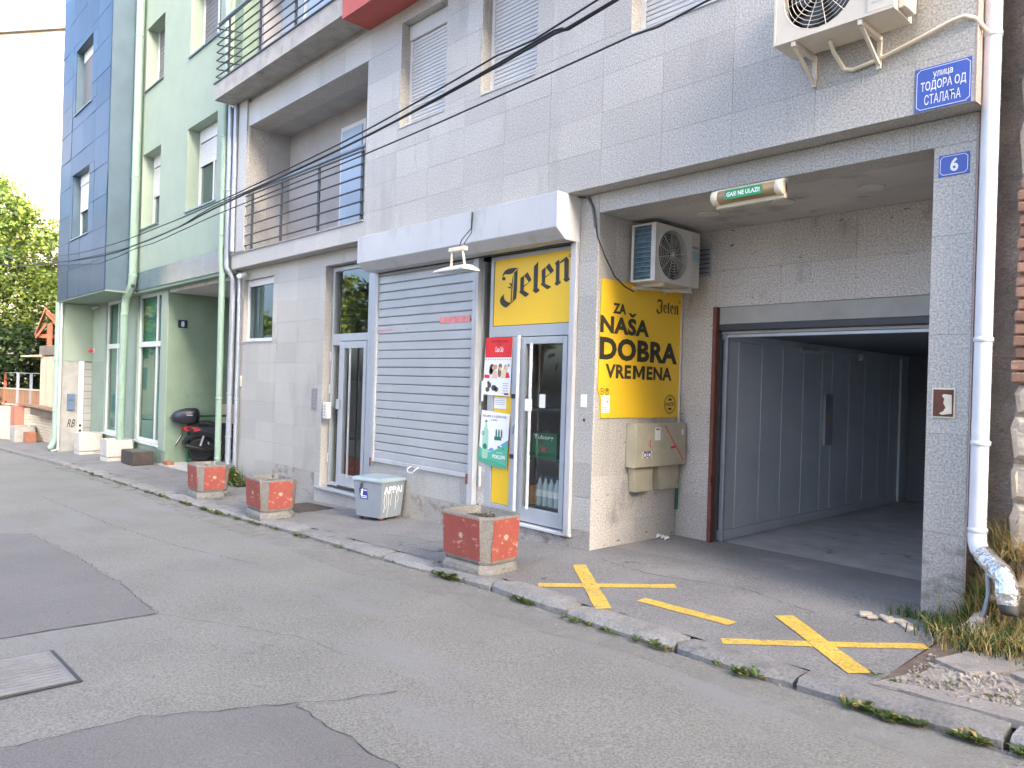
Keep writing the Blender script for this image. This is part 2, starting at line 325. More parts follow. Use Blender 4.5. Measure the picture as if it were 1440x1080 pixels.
# ------------------------------------------------------------------ ground heights
PX=[-60,-30,-20,-12.75,-8.5,-5.5,-2.7,0,3.0,3.3,5,12,40]
PZ=[-1.6,-.97,-.66,-.395,-.31,-.245,-.135,-.003,.10,.115,.17,.40,1.2]
def S(x):
    if x<=PX[0]: return PZ[0]
    for i in range(len(PX)-1):
        if x<=PX[i+1]: return PZ[i]+(PZ[i+1]-PZ[i])*(x-PX[i])/(PX[i+1]-PX[i])
    return PZ[-1]
KX=[-60,-30,-21.8,-13.7,-8.3,-5.2,-3.2,-1.6,-.24,.72,1.4,2.4,3.3,4.0,12,40]
KY=[-4.5,-2.1,-1.65,-1.55,-1.51,-1.45,-1.42,-1.49,-1.52,-1.57,-1.65,-1.69,-1.71,-1.68,-1.9,-3]
def K(x):
    if x<=KX[0]: return KY[0]
    for i in range(len(KX)-1):
        if x<=KX[i+1]: return KY[i]+(KY[i+1]-KY[i])*(x-KX[i])/(KX[i+1]-KX[i])
    return KY[-1]
def side(x,y): return S(x)+.022*min(y,0)
def road(x,y): return S(x)-.0913+.006*(-1.6-y)
def frange(a,b,n): return [a+(b-a)*i/n for i in range(n+1)]
XS=sorted(set([round(q,3) for q in frange(-60,40,200)]+PX+KX))
def sheet(name, m, xs, ylo, yhi, ny, z, kind='structure'):
    b=MB(); n=ny+1
    for x in xs:
        a,c=ylo(x),yhi(x)
        for j in range(n):
            y=a+(c-a)*j/ny; b.v.append((x,y,z(x,y)))
    for i in range(len(xs)-1):
        for j in range(ny): b.f.append([i*n+j,(i+1)*n+j,(i+1)*n+j+1,i*n+j+1]); b.m.append(0); b.s.append(True)
    return b.build(name,m,None,kind=kind)
sheet('road',ROAD,XS,lambda x:-9.2,lambda x:K(x)-.01,8,road)
sheet('pavement',WALK,[x for x in XS if x<=3.3],lambda x:K(x)+.2,lambda x:.35,6,side)
sheet('pavement_corner',DRT,[x for x in XS if x>=3.3],lambda x:K(x)+.2,lambda x:3,6,lambda x,y:side(x,y)+ (.05 if x>3.45 and y>-.4 else 0)+.01*math.sin(9*x+7*y))
sheet('garage_forecourt',mat('asphalt_forecourt_brightened',(.235,.228,.215),.85,var=.16,scale=1.3,fine=.3,fscale=65,bump=.5,bdist=.006,wear=[((.34,.32,.29),1.4,.56,.15,None),((.15,.145,.14),2.4,.63,.08,None)]),frange(.001,3.04,12),lambda x:.35,lambda x:1.6,4,lambda x,y:S(x)+(-.012-S(x))*min(1,(y-.35)/1.1))  # footway asphalt coloured paler here to make up for the forecourt shade
sheet('ground',DRT,frange(-300,200,50),lambda x:-250,lambda x:250,10,lambda x,y:min(S(x)-.35,.3)-.2)
sheet('far_pavement',WALK,[x for x in XS if x>=-60],lambda x:-12,lambda x:-9.2,2,lambda x,y:road(x,-9.2)+.1)
# flush repairs in the carriageway
def roadpoly(name,pts,m,lift=.004,f=road,kind='structure',parent=None,label=None,cat=None):
    me=bpy.data.meshes.new(name); bm=bmesh.new(); bm.faces.new([bm.verts.new((x,y,0)) for x,y in pts])
    for x in XS:
        bmesh.ops.bisect_plane(bm,geom=bm.verts[:]+bm.edges[:]+bm.faces[:],plane_co=(x,0,0),plane_no=(1,0,0))
    for dy in (0,3):
        pass
    bmesh.ops.triangulate(bm,faces=bm.faces[:])
    for v in bm.verts: v.co.z=f(v.co.x,v.co.y)+lift
    for fc in bm.faces:
        fc.normal_update()
        if fc.normal.z<0: fc.normal_flip()
    bm.to_mesh(me); bm.free(); me.materials.append(m)
    o=bpy.data.objects.new(name,me); col.objects.link(o); ORG[o.name]=Vector((0,0,0))
    return prop(o,label,cat,None,kind)
def ragged(pts,step=.25,amp=.012):
    out=[]
    for i,(a,b) in enumerate(pts):
        c,d=pts[(i+1)%len(pts)]; L_=math.hypot(c-a,d-b); n=max(1,int(L_/step))
        for k in range(n):
            t=k/n; out.append((a+(c-a)*t+rnd.uniform(-amp,amp),b+(d-b)*t+rnd.uniform(-amp,amp)))
    return out
roadpoly('road_repair',ragged([(-5.48,-3.77),(-3.55,-3.70),(-2.16,-3.71),(-.82,-3.80),(-.86,-4.4),(-.87,-4.75),(-1.1,-6.4),(-6.0,-6.4),(-5.7,-4.1)]),ROADP)
roadpoly('road_repair',ragged([(.99,-5.03),(1.04,-4.46),(1.24,-4.09),(1.36,-3.83),(1.65,-3.84),(1.96,-3.83),(2.6,-3.82),(3.6,-3.85),(3.6,-6.8),(.9,-6.8)]),ROADP)

def dustmat():
    m=bpy.data.materials.new('road_dust'); m.use_nodes=True; t=m.node_tree; N=t.nodes; L=t.links; b=N['Principled BSDF']; b.inputs['Roughness'].default_value=.95; b.inputs['Base Color'].default_value=(.31,.295,.265,1)
    ge=N.new('ShaderNodeNewGeometry'); n=N.new('ShaderNodeTexNoise'); n.inputs['Scale'].default_value=3.5; n.inputs['Detail'].default_value=8; n.inputs['Roughness'].default_value=.75; L.new(ge.outputs['Position'],n.inputs['Vector'])
    q=N.new('ShaderNodeMapRange'); L.new(n.outputs[0],q.inputs[0]); q.inputs[1].default_value=.42; q.inputs[2].default_value=.72; q.inputs[4].default_value=.75; L.new(q.outputs[0],b.inputs['Alpha']); return m
DUST=dustmat()
roadpoly('kerbside_dust',ragged([(x_,K(x_)-.012) for x_ in (-14,-11,-8.3,-5.2,-3.2,-1.6,-.24,.72,1.4,2.4,3.3,4.6)]+[(4.6,-2.15),(3.3,-2.02),(2.4,-1.95),(1.4,-2.0),(0,-1.95),(-1.6,-2.05),(-3,-1.9),(-5.2,-1.85),(-8,-1.75),(-14,-1.8)],.3,.05),DUST,.003)
TAR=mat('crack_dark',(.045,.043,.042),.9,var=.2,scale=9); SEAM=mat('seam_pale',(.27,.26,.24),.9,var=.15,scale=9)
def crack(pts,w_,m,f=road,seed=0,name='road_crack',step=.07,amp=.018,lift=.0065):
    q=random.Random(seed); P_=[]
    for i in range(len(pts)-1):
        (a,b_),(c,d)=pts[i],pts[i+1]; L_=math.hypot(c-a,d-b_); n=max(1,int(L_/step))
        for k in range(n): t=k/n; P_.append((a+(c-a)*t+q.uniform(-amp,amp),b_+(d-b_)*t+q.uniform(-amp,amp)))
    P_.append(pts[-1]); b=MB(); n=len(P_)
    for i in range(n-1):
        (a,b_),(c,d)=P_[i],P_[i+1]; L_=math.hypot(c-a,d-b_) or 1; nx,ny=-(d-b_)/L_,(c-a)/L_; w0=w_*q.uniform(.4,1.3)*.5
        b.add([(a+nx*w0,b_+ny*w0,f(a,b_)+lift),(c+nx*w0,d+ny*w0,f(c,d)+lift),(c-nx*w0,d-ny*w0,f(c,d)+lift),(a-nx*w0,b_-ny*w0,f(a,b_)+lift)],[(0,1,2,3)])
    prop(b.build(name,m),kind='structure')
crack([(-.9,-5.7),(.99,-5.03),(1.04,-4.46),(1.24,-4.09),(1.36,-3.83),(1.50,-3.6),(1.58,-3.35)],.007,TAR,seed=1)
crack([(1.36,-3.83),(1.65,-3.84),(1.96,-3.83),(2.6,-3.82),(3.6,-3.85)],.005,TAR,seed=2)
crack([(-5.48,-3.77),(-3.55,-3.70),(-2.16,-3.71),(-.82,-3.80),(-.86,-4.4),(-.87,-4.75)],.005,TAR,seed=3)
crack([(-.82,-3.80),(-.3,-3.6),(.4,-3.3),(.9,-3.25)],.004,TAR,seed=4); crack([(-9,-3.0),(-6,-2.9),(-3.5,-2.75),(-2,-2.5)],.007,TAR,seed=5)
for sd_,pts in enumerate([[(-5.6,-1.15),(-4.6,-.6),(-3.9,-.5)],[(-2.9,-1.1),(-2.1,-.8),(-1.2,-.72),(-.6,-.4)],[(-12.5,-.95),(-9.8,-.85),(-7.2,-.75),(-5.8,-.95)],[(.3,-.2),(1.0,-.35),(1.8,-.2),(2.5,-.45)],[(-7.9,-.3),(-7.4,-.8),(-7.5,-1.25)],[(-1.7,-.05),(-1.5,-.6),(-1.65,-1.25)]]):
    crack(pts,.008,TAR,side,20+sd_,'footway_crack',lift=.004)
# yellow road markings
def mark(label, strips):
    o=T('road_marking',label,'road marking',(sum(s_[0] for s_ in strips)/len(strips),sum(s_[1] for s_ in strips)/len(strips),0),group='yellow no parking markings at the garage')
    for i,(a,b,c,d,wd) in enumerate(strips):
        L_=math.hypot(c-a,d-b); nx,ny=-(d-b)/L_*wd/2,(c-a)/L_*wd/2
        p=roadpoly('painted_strip',ragged([(a+nx,b+ny),(c+nx,d+ny),(c-nx,d-ny),(a-nx,b-ny)],.12,.004),YEL,.004+.002*i,side,None)
        p.location=-o.location; p.parent=o
mark('yellow painted cross on the asphalt nearest the red planter',[(.58,-1.29,1.39,-.53,.12),(.34,-.53,1.39,-1.43,.12)])
mark('single slanting yellow dash painted between the two crosses',[(1.43,-1.035,2.22,-1.07,.11)])
mark('yellow painted cross on the asphalt in front of the granite pillar',[(2.36,-1.435,3.29,-.64,.10),(2.38,-.66,3.19,-1.37,.13)])

# kerb stones, each one loose
x=-30.; prevbox=None
kerb=T('kerb','row of worn kerb stones along the footway edge','kerb',(-5,-1.5,-.3))
while x<4.6:
    L_=rnd.uniform(.78,1.05); x1=x+L_
    if x1>-16:
        xm=(x+x1)/2; ang=math.atan2(K(x1)-K(x),x1-x)
        b=MB(); g=rnd.uniform(.012,.04)
        hw=rnd.uniform(.105,.125)
        n=5; rings=[]
        for i in range(n+1):
            t=-L_/2+g/2+(L_-g)*i/n; jj=lambda a:rnd.uniform(-a,a)
            e=.02 if i in (0,n) else 0
            zt=0
            rings.append([(t,-hw+jj(.006)+e,-.16),(t,-hw+jj(.008)+e,-.035),(t,-hw+.035+jj(.008)+e,.0+jj(.006)-e*.5),(t,hw-.02+jj(.006)-e,.004+jj(.005)-e*.5),(t,hw+jj(.004)-e,-.012),(t,hw,-.16)])
        b.loft(rings,sm=False)
        o=b.build('kerb_stone',KERB,None); o.parent=kerb
        slope=math.atan2(S(x1)-S(x),L_)
        o.location=Vector((xm,K(xm)+hw,side(xm,K(xm))+rnd.uniform(-.006,.012)))-kerb.location
        o.rotation_euler=(rnd.gauss(0,.02),-slope,ang+rnd.gauss(0,.012))
    x=x1
b=MB(); xs=[q for q in XS if -60<=q<=-14.5]
for i in range(len(xs)-1):
    a,c=xs[i],xs[i+1]
    b.prism([(a,K(a),side(a,-1.6)-.15),(c,K(c),side(c,-1.6)-.15),(c,K(c),side(c,-1.6)),(a,K(a),side(a,-1.6))],(0,.21,0))
prop(b.build('far_kerb',KERB),kind='structure')

# manhole cover
mh=T('manhole_cover','rectangular ribbed steel cover set in the road','manhole cover',(0,-4.75,road(0,-4.75)))
def rz(x,y): return road(x,y)
b=MB(); q=[(-.36,-4.80),(-.34,-4.57),(.32,-4.575),(.30,-5.1),(-.38,-5.1)]
b.prism([(a,c,rz(a,c)+.004) for a,c in [(-.36,-5.12),(.34,-5.12),(.34,-4.555),(-.36,-4.555)]],(0,0,.006)); b.build('frame',DARKM,mh)
b=MB(); b.prism([(a,c,rz(a,c)+.0105) for a,c in [(-.335,-5.10),(.315,-5.10),(.315,-4.58),(-.335,-4.58)]],(0,0,.004)); b.build('lid',STEEL if False else mat('cast_iron',(.25,.25,.245),.6,metal=.3,var=.15,scale=8),mh)
for i in range(13):
    xx=-.31+i*.05
    b=MB(); b.bar((xx,-5.08,rz(xx,-5.08)+.0155),(xx,-4.6,rz(xx,-4.6)+.0155),.02,.008); b.build('rib',MATS['cast_iron'],mh,bevel=.003)
# foot grate by the entrance
gr=T('foot_grate','dark metal foot grate set in the footway before the entrance door','grate',(-4.9,-.5,side(-4.9,-.5)))
b=MB().prism([(a,c,side(a,c)+.003) for a,c in [(-5.35,-.78),(-4.55,-.80),(-4.55,-.24),(-5.32,-.24)]],(0,0,.004)); b.build('frame',mat('grate_iron',(.09,.085,.08),.7,metal=.4,var=.3,scale=14),gr)
for i in range(15):
    xx=-5.31+i*.0525; b=MB().bar((xx,-.77,side(xx,-.77)+.012),(xx,-.27,side(xx,-.27)+.012),.016,.012); b.build('grate_bar',MATS['grate_iron'],gr)

# ================================================================== BUILDING 6 (grey granite)
B6=T('apartment_building','grey granite clad apartment building with shop, loggia and garage opening','building',(-2.6,0,0))
XL,XR,YU,ZF=-8.58,3.33,-.20,3.555
WIN=[(-3.287,-2.33,4.892,6.269),(-1.658,-.758,4.892,6.269),(.494,1.75,4.892,6.269)]
LOG=(-7.98,-4.09,3.81,6.02)
opsU=WIN+[LOG]
wall('upper_wall',GRAN,B6,XL,XR-.002,ZF,6.44,opsU,YU+.021,.16)
clad('granite_slab',GRAN,B6,XL,XR,ZF+.002,6.44,opsU,YU,.70,.3525,offx=.35)
# side face at the right end and underside strip of the overhang
wall('end_wall',GRAN,B6,.16,10,-.6,6.44,[],XR-.25,XR-.03,axis='x')
b=MB().box(XR+.001,XR+.012,YU,.14,ZF,6.44); b.build('overhang_end_panel',mat('granite_pink',(.42,.33,.29),.6,var=.1,fine=.3,fscale=80),B6)
b=MB().box(XL,XR,.161,.30,ZF-.02,6.44); b=MB()
opsL=[(-8.457,-7.26,2.26,3.37),(-5.47,-4.07,-.05,3.35),(-3.975,-.25,.51,3.40),(-1.86,-.25,.09,3.40),(0,3.04,-1,3.36)]
wall('ground_wall',GRAN,B6,-8.75,3.30,-.7,ZF-.002,opsL,.021,.27)
clad('granite_slab',GRAN,B6,-8.75,-.003,-.5,ZF-.004,opsL,0,.72,.338,offx=.5,m2=SPLASH)
clad('granite_slab',GRAN,B6,3.04,3.30,0.02,3.36,opsL,0,.3,.68,m2=SPLASH)
clad('granite_slab',GRAN,B6,0,3.30,3.36,ZF-.004,[],0,.72,.2)
# pillar return wall with the yellow advert
wall('return_wall',GRAND,B6,.271,1.455,-.4,3.36,[],-.25,-.021,axis='x')
clad('granite_slab',GRAND,B6,.001,1.455,-.25,3.36,[],0,.73,.49,axis='x')
wall('recess_wall',GRAND,B6,-.25,3.5,-.4,3.36,[(.437,2.95,-1,2.527)],1.476,1.54)
clad('granite_slab',GRAND,B6,.004,3.04,-.02,3.36,[(.437,2.95,-1,2.527)],1.455,.74,.49,offx=.3)
b=MB().box(0,3.04,.272,1.474,3.361,3.5); b.build('ceiling',CEIL,B6)
b=MB().box(3.041,3.299,.271,1.47,-.3,3.36); b.build('pillar_core',GRAND,B6); MB().box(3.301,3.312,.0,.35,-.1,3.55).build('pillar_side',MATS['granite_pink'],B6)
# above and behind: floors, roof, masses outside the frame
b=MB().box(XL,XR-.26,1.9,10,3.7,16); b.box(XL,XR,YU+.01,1.9,9.4,16); b.box(-4.08,XR,.3,1.9,3.56,9.4); b.build('upper_mass',GRAN,B6)
b=MB().box(XL,XL+.25,.165,1.9,3.81,9.4); b.build('party_wall',PLAST,B6)
b=MB().box(XL-.1,XR+.1,YU-.15,10.1,16,16.25); b.build('roof',CONC,B6)
# loggia shell
b=MB().box(-8.3,-4.08,.165,1.8,3.6,3.80); b.build('loggia_floor',CONC,B6)
b=MB().box(-8.3,-4.08,.041,1.8,6.031,6.5); b.build('loggia_ceiling',PLAST,B6)
b=MB().box(-8.32,-7.98,.165,.58,3.81,6.03); b.box(-8.0,-4.08,.581,.75,3.80,6.03); b.build('loggia_wall',PLAST,B6)
dr=MB().box(-6.05,-5.3,.52,.575,3.82,5.72).build('loggia_door',ALUW,B6)
MB().box(-5.98,-5.37,.50,.519,3.9,5.64).build('pane',mat('frosted_pane',(.33,.40,.48),.2,var=.03),dr)
b=MB().box(XL-.01,-4.09,YU-.02,YU+.02,3.812,3.832); b.build('loggia_sill',CONC,B6)
MB().box(XL,-8.0,YU+.002,YU+.018,3.84,6.02) if False else None
def railing(parent,x0,x1,y,z0,zt,posts,nb,side_to=None,top=.028):
    for p in posts: 
        MB().box(p-.026,p+.026,y-.015,y+.012,z0,zt-.05).build('post',RAIL,parent,bevel=.003)
        MB().box(p-.006,p+.006,y-.006,y+.006,zt-.05,zt-.01).build('post_pin',RAIL,parent)
    MB().tube([(x0,y,zt),(x1,y,zt)],top,10).build('handrail',mat('handrail_steel',(.2,.24,.28),.35,metal=.6,var=.05),parent)
    for i in range(nb):
        z=z0+.09+i*(zt-z0-.17)/(nb-1)*1.0
        pts=[(x0,y-.03,z),(x1,y-.03,z)]
        if side_to is not None: pts=[(x0+.16,side_to,z),(x0,y+.02,z),(x0,y-.03,z),(x1,y-.03,z)]
        MB().tube(pts,.0125,6,sm=False).build('rail_bar',RAIL,parent)
rg=MB().box(-8.30,-8.28,YU-.002,YU+.0,3.83,3.84).build('loggia_railing',RAIL,B6)
railing(rg,-8.38,-4.10,YU+.02,3.83,4.87,[-7.79,-6.67,-5.42,-4.19],6)
# second floor balcony
b=MB().box(XL,-4.08,-.60,YU-.001,6.52,6.80); b.build('balcony_slab',CONC,B6)
b=MB().box(XL,-4.08,YU,1.9,6.52,6.80); b.box(XL+.3,-4.08,YU+.03,YU+.24,6.03,6.52); b.build('balcony_floor',CONC,B6)
MB().box(XL-.02,-4.08,-.62,YU,6.801,6.822).build('balcony_coping',DARKM,B6)
b=MB().box(-8.5,-4.08,.55,.6,6.80,9.4); b.build('balcony_wall',PLAST,B6)
for i,(a,c) in enumerate([(-8.45,-7.4),(-7.38,-6.4),(-6.38,-5.4),(-5.2,-4.3)]):
    f=MB().box(a,c,.50,.549,6.84,9.2).build('balcony_window',ALUW,B6)
    MB().box(a+.06,c-.06,.485,.499,6.9,9.14).build('pane',MATS['frosted_pane'],f)
rg=MB().box(XL,XL+.02,-.60,-.58,6.822,6.83).build('balcony_railing',RAIL,B6)
railing(rg,-8.50,-4.1,-.58,6.822,7.86,[-8.02,-6.76,-5.53,-4.3],7,side_to=-.22)
# red bay
b=MB().box(-4.08,XR,-.63,YU-.001,6.44,9.4); b.box(-4.08,XR,YU,.3,6.441,9.4); b.build('red_bay',REDW,B6)
# upper windows with grey roller shutters
for a,c,z0,z1 in WIN:
    wd=MB().box(a,c,-.03,-.005,z0,z1).build('window',ALUW,B6)
    b=MB().box(a,a+.05,-.06,-.031,z0,z1-.2).box(c-.05,c,-.06,-.031,z0,z1-.2); b.build('frame',ALUW,wd)
    MB().box(a+.005,c-.005,-.085,-.031,z1-.2,z1-.003).build('shutter_box',SHUTW,wd,bevel=.006)
    MB().box(a+.002,c-.002,YU-.012,-.031,z0+.001,z0+.018).build('sill',SHUTW,wd,bevel=.003)
    z=z0+.025
    while z<z1-.24: piece('slat',SHUTW,wd,((a+c)/2,-.047,z+.02),(c-a-.1,.016,.041),.007); z+=.046
# small ground floor window
wd=MB().box(-8.457,-7.26,.14,.15,2.26,3.37).build('window',DARKI,B6)
b=MB()
for q in ((-8.457,-8.40,2.26,3.37),(-7.32,-7.26,2.26,3.37)): b.box(q[0],q[1],.07,.139,q[2],q[3])
b.box(-8.40,-7.32,.07,.139,2.26,2.31).box(-8.40,-7.32,.07,.139,3.25,3.37); b.build('frame',ALUW,wd,bevel=.004)
MB().box(-8.40,-7.32,.10,.106,2.31,3.25).build('pane',GLW,wd)
MB().box(-8.47,-7.25,-.02,.069,2.242,2.259).build('sill',ALUW,wd)
MB().box(-8.40,-7.9,.12,.135,2.32,3.24).build('blind',GREYC,wd)

# entrance door (recessed unit)
Y=.12
ed=MB().box(-5.46,-4.08,.9,.92,-.04,3.34).build('entrance_door',DARKI,B6)
b=MB().box(-5.46,-5.44,.25,.9,-.04,3.34).box(-4.10,-4.08,.25,.9,-.04,3.34).box(-5.44,-4.10,.25,.9,3.3,3.34); b.build('lobby_lining',DARKI,ed)
MB().box(-5.5,-4.05,-.07,.9,-.5,-.04).build('threshold',GRAN,ed,bevel=.004)
MB().box(-5.5,-4.05,-.10,.04,-.039,-.012).build('step_plate',STEEL,ed,bevel=.003)
b=MB()
for q in ((-5.45,-5.40,0,3.33),(-4.42,-4.36,0,3.33)): b.box(q[0],q[1],Y,Y+.07,q[2],q[3])
b.box(-5.40,-4.42,Y,Y+.07,3.27,3.33).box(-5.40,-4.42,Y,Y+.07,2.20,2.31).box(-4.36,-4.08,Y,Y+.07,0,3.33)
b.box(-5.20,-5.15,Y,Y+.07,0,2.20).box(-5.40,-5.20,Y,Y+.07,0,.05).box(-5.40,-5.20,Y,Y+.07,2.14,2.2); b.build('frame',ALU,ed,bevel=.004)
MB().box(-5.40,-4.42,Y+.03,Y+.036,2.31,3.27).build('transom_pane',GLS,ed)
MB().box(-5.38,-5.21,Y+.03,Y+.036,.05,2.14).build('sidelight_pane',GLS,ed)
lf=MB()
lf.box(-5.145,-5.04,Y-.01,Y+.05,.03,2.19).box(-4.50,-4.425,Y-.01,Y+.05,.03,2.19).box(-5.04,-4.50,Y-.01,Y+.05,.03,.20).box(-5.04,-4.50,Y-.01,Y+.05,2.09,2.19)
dl=lf.build('door_leaf',ALU,ed,bevel=.004)
MB().box(-5.04,-4.50,Y+.02,Y+.026,.20,2.09).build('door_pane',GLS,ed)
MB().tube([(-4.79,Y-.05,.18),(-4.79,Y-.05,2.10)],.017,10).build('pull_bar',STEEL,ed)
for z in (.35,1.4,1.9): MB().tube([(-5.43,Y-.02,z),(-5.43,Y-.02,z+.14)],.014,8).build('hinge',ALUW,ed)
MB().box(-5.18,-5.10,Y-.05,Y-.011,1.17,1.32).build('lock',STEEL,ed,bevel=.004)
ip=T('intercom','small white door intercom hanging on the left jamb of the entrance','intercom',(-5.33,.02,1.14))
MB().box(-5.385,-5.275,-.03,.06,1.02,1.27).build('casing',ALUW,ip,bevel=.008)
b=Print('y',-.0305)
for i in range(4): b.rect(-5.36,-5.30,1.06+i*.045,1.085+i*.045)
b.build('button_panel',mat('grey_print',(.35,.35,.36),.5),ip)
ip=T('door_intercom','flush steel call panel on the granite left of the entrance','intercom',(-5.70,0,1.3))
MB().box(-5.79,-5.61,-.008,-.001,1.13,1.47).build('plate',mat('brushed_steel',(.30,.31,.33),.4,metal=.5,var=.1),ip,bevel=.002)
for i in range(5): MB().lathe((-5.70,-.0085,1.20+i*.05),[(.012,0),(.012,-.004)],10,'y').build('button',STEEL,ip)
MB().box(-8.60,-8.44,-.02,-.001,1.43,1.63).build('meter_lid',mat('cream_plastic',(.62,.62,.5),.5),B6,bevel=.009)

# shop door unit
Y=.04
sh=MB().box(-1.86,-.25,.10,.26,-.2,.088).build('shop_front',GRAN,B6)
b=MB()
b.box(-1.83,-1.79,Y,Y+.06,.12,3.06).box(-.40,-.255,Y,Y+.06,.10,3.06).box(-1.66,-.40,Y,Y+.06,2.16,2.285).box(-1.66,-.40,Y,Y+.06,3.045,3.09)
b.box(-1.66,-1.61,Y,Y+.06,2.285,3.045).box(-1.255,-1.10,Y,Y+.06,.12,2.16).box(-1.66,-1.56,Y,Y+.06,.12,2.16)
b.box(-1.56,-1.255,Y,Y+.06,.12,.26); b.build('frame',ALU,sh,bevel=.004)
MB().box(-1.79,-1.66,Y+.02,Y+.026,.3,3.05).build('side_pane',GLS,sh)
MB().box(-1.79,-1.66,Y+.0,Y+.05,.1,.78).build('side_panel',GRAND,sh)
MB().box(-1.745,-1.715,Y-.03,Y-.001,.42,.66).build('hinge',ALUW,sh,bevel=.008)
MB().box(-1.745,-1.715,Y-.03,Y-.001,1.42,1.66).build('hinge',ALUW,sh,bevel=.008)
b=MB().box(-1.095,-1.03,Y-.015,Y+.045,.135,2.15).box(-.47,-.405,Y-.015,Y+.045,.135,2.15).box(-1.03,-.47,Y-.015,Y+.045,.135,.29).box(-1.03,-.47,Y-.015,Y+.045,2.075,2.15)
b.build('door_leaf',ALU,sh,bevel=.004)
MB().box(-1.03,-.47,Y+.01,Y+.016,.29,2.075).build('door_pane',GLS,sh)
MB().tube([(-1.10,Y-.05,.16),(-1.10,Y-.05,2.17)],.021,10).build('pivot_post',ALUW,sh)
MB().tube([(-.90,Y-.05,.29),(-.90,Y-.05,2.08)],.018,10).build('pull_bar',ALUW,sh)
MB().box(-1.86,-.25,-.03,.099,.088,.118).build('threshold',ALUW,sh,bevel=.003)
MB().box(-1.555,-1.26,Y+.015,Y+.03,.265,2.155).build('yellow_panel',YELP,sh)
MB().box(-.38,-.30,-.028,.0,.07,.12).build('floor_bolt',RUST,sh,bevel=.005)
for z in (1.47,.80): 
    MB().box(-1.235,-1.165,Y-.02,Y-.001,z,z+.05).build('lock',DARKM,sh,bevel=.004)
MB().box(-1.20,-1.175,Y-.03,Y-.001,1.08,1.17).build('keyhole_cover',STEEL,sh,bevel=.004)
# yellow fascia sign above the door
sg=T('yellow_sign','yellow sign with black blackletter word above the shop door','sign',(-1.0,Y,2.66))
MB().box(-1.61,-.40,Y+.012,Y+.03,2.286,3.044).build('panel',YELP,sg)
b=Print('y',Y+.0105)
for i,p in enumerate(JELEN): b.poly([tuple(q) for q in p],l=.0004*(i%5))
b.ring(-.43,2.985,.011,.018); b.build('lettering',BLK,sg)
b=Print('y',Y+.0112); b.rect(-1.61,-.40,2.286,2.294); b.rect(-1.61,-1.602,2.294,3.044); b.build('edge_line',BLK,sg)
# posters
def poster(name,label,pts,loc):
    o=T(name,label,'poster',loc); b=MB(); b.prism([(a,loc[1]+.004,z) for a,z in pts],(0,.002,0)); b.build('sheet',WHT,o); return o
PY=Y-.012
p1=poster('drinks_poster','red and white drinks calendar poster with people, upper one on the shop frame',[(-1.70,2.16),(-1.245,2.15),(-1.265,1.49),(-1.735,1.50)],(-1.48,PY,1.8))
b=Print('y',PY+.003); b.poly([(-1.70,2.16),(-1.245,2.15),(-1.255,1.93),(-1.705,1.93)])
for i in range(11): b.disc(-1.69+i*.041,1.905,.008)
b.poly([(-1.38,1.76),(-1.30,1.76),(-1.275,1.70),(-1.40,1.69)]); b.rect(-1.71,-1.62,1.69,1.73); b.build('red_print',REDP,p1)
b=Print('y',PY+.0022); b.text('Coca-Cola',-1.54,-1.40,1.99,2.05,bold=.02,slant=.2); b.build('lettering',WHT,p1)
b=Print('y',PY+.0022); b.text('SRECNE PRAZNIKE',-1.60,-1.32,2.10,2.125); b.text('ZELI',-1.50,-1.42,2.07,2.09); b.build('lettering',mat('print_darkred',(.3,.01,.02),.5),p1)
b=Print('y',PY+.0024)
for (a,z,r_,sx,m) in [(-1.58,1.80,.055,.8,0),(-1.60,1.77,.04,.8,0),(-1.44,1.83,.03,1,1),(-1.45,1.76,.06,.5,1),(-1.35,1.80,.05,.6,2),(-1.30,1.84,.02,1,2),(-1.52,1.82,.03,1,2)]: b.disc(a,z,r_,m,0,14,sx); 
b.poly([(-1.56,1.78),(-1.50,1.78),(-1.48,1.69),(-1.58,1.69)],3,.0002); b.poly([(-1.40,1.80),(-1.33,1.79),(-1.35,1.69),(-1.43,1.69)],4,.0002)
for (a,z) in [(-1.56,1.81),(-1.44,1.80),(-1.345,1.81)]: b.disc(a,z,.022,3,.0004,12,.8)
b.build('people_print',[mat('print_hair',(.08,.04,.03),.5),mat('print_brown',(.25,.12,.06),.5),mat('print_blonde',(.55,.36,.14),.5),mat('print_skin',(.75,.52,.40),.5),mat('print_cream',(.8,.66,.45),.5)],p1)
b=Print('y',PY+.0024)
for (a,z,r_,sx) in [(-1.62,1.61,.035,1),(-1.65,1.56,.03,1.2),(-1.54,1.58,.035,1.3),(-1.64,1.64,.02,1),(-1.50,1.565,.03,1.2)]: b.disc(a,z,r_,0,0,12,sx)
for i in range(5): b.rect(-1.39,-1.30,1.63-i*.028,1.64-i*.028,1)
b.rect(-1.36,-1.29,1.505,1.525,0); b.build('product_print',[mat('print_grey',(.1,.1,.1),.5),mat('print_lightgrey',(.5,.5,.5),.5)],p1)
p2=poster('mineral_water_poster','white and green poster with a bottle, lower one on the shop frame',[(-1.735,1.32),(-1.25,1.29),(-1.285,.67),(-1.775,.72)],(-1.5,PY-.004,1.0))
b=Print('y',PY-.0015)
b.poly([(-1.765,.90),(-1.70,.86),(-1.62,.83),(-1.52,.86),(-1.42,.90),(-1.34,.93),(-1.265,.99),(-1.285,.67),(-1.45,.675),(-1.60,.69),(-1.775,.72)],0)
b.poly([(-1.62,.845),(-1.56,.89),(-1.50,.885),(-1.52,.86)],1,.0003); b.poly([(-1.40,.93),(-1.265,1.0),(-1.268,.955),(-1.34,.92)],1,.0003)
b.poly([(-1.775,.775),(-1.60,.76),(-1.45,.74),(-1.285,.70),(-1.285,.67),(-1.45,.675),(-1.60,.69),(-1.775,.72)],2,.0004)
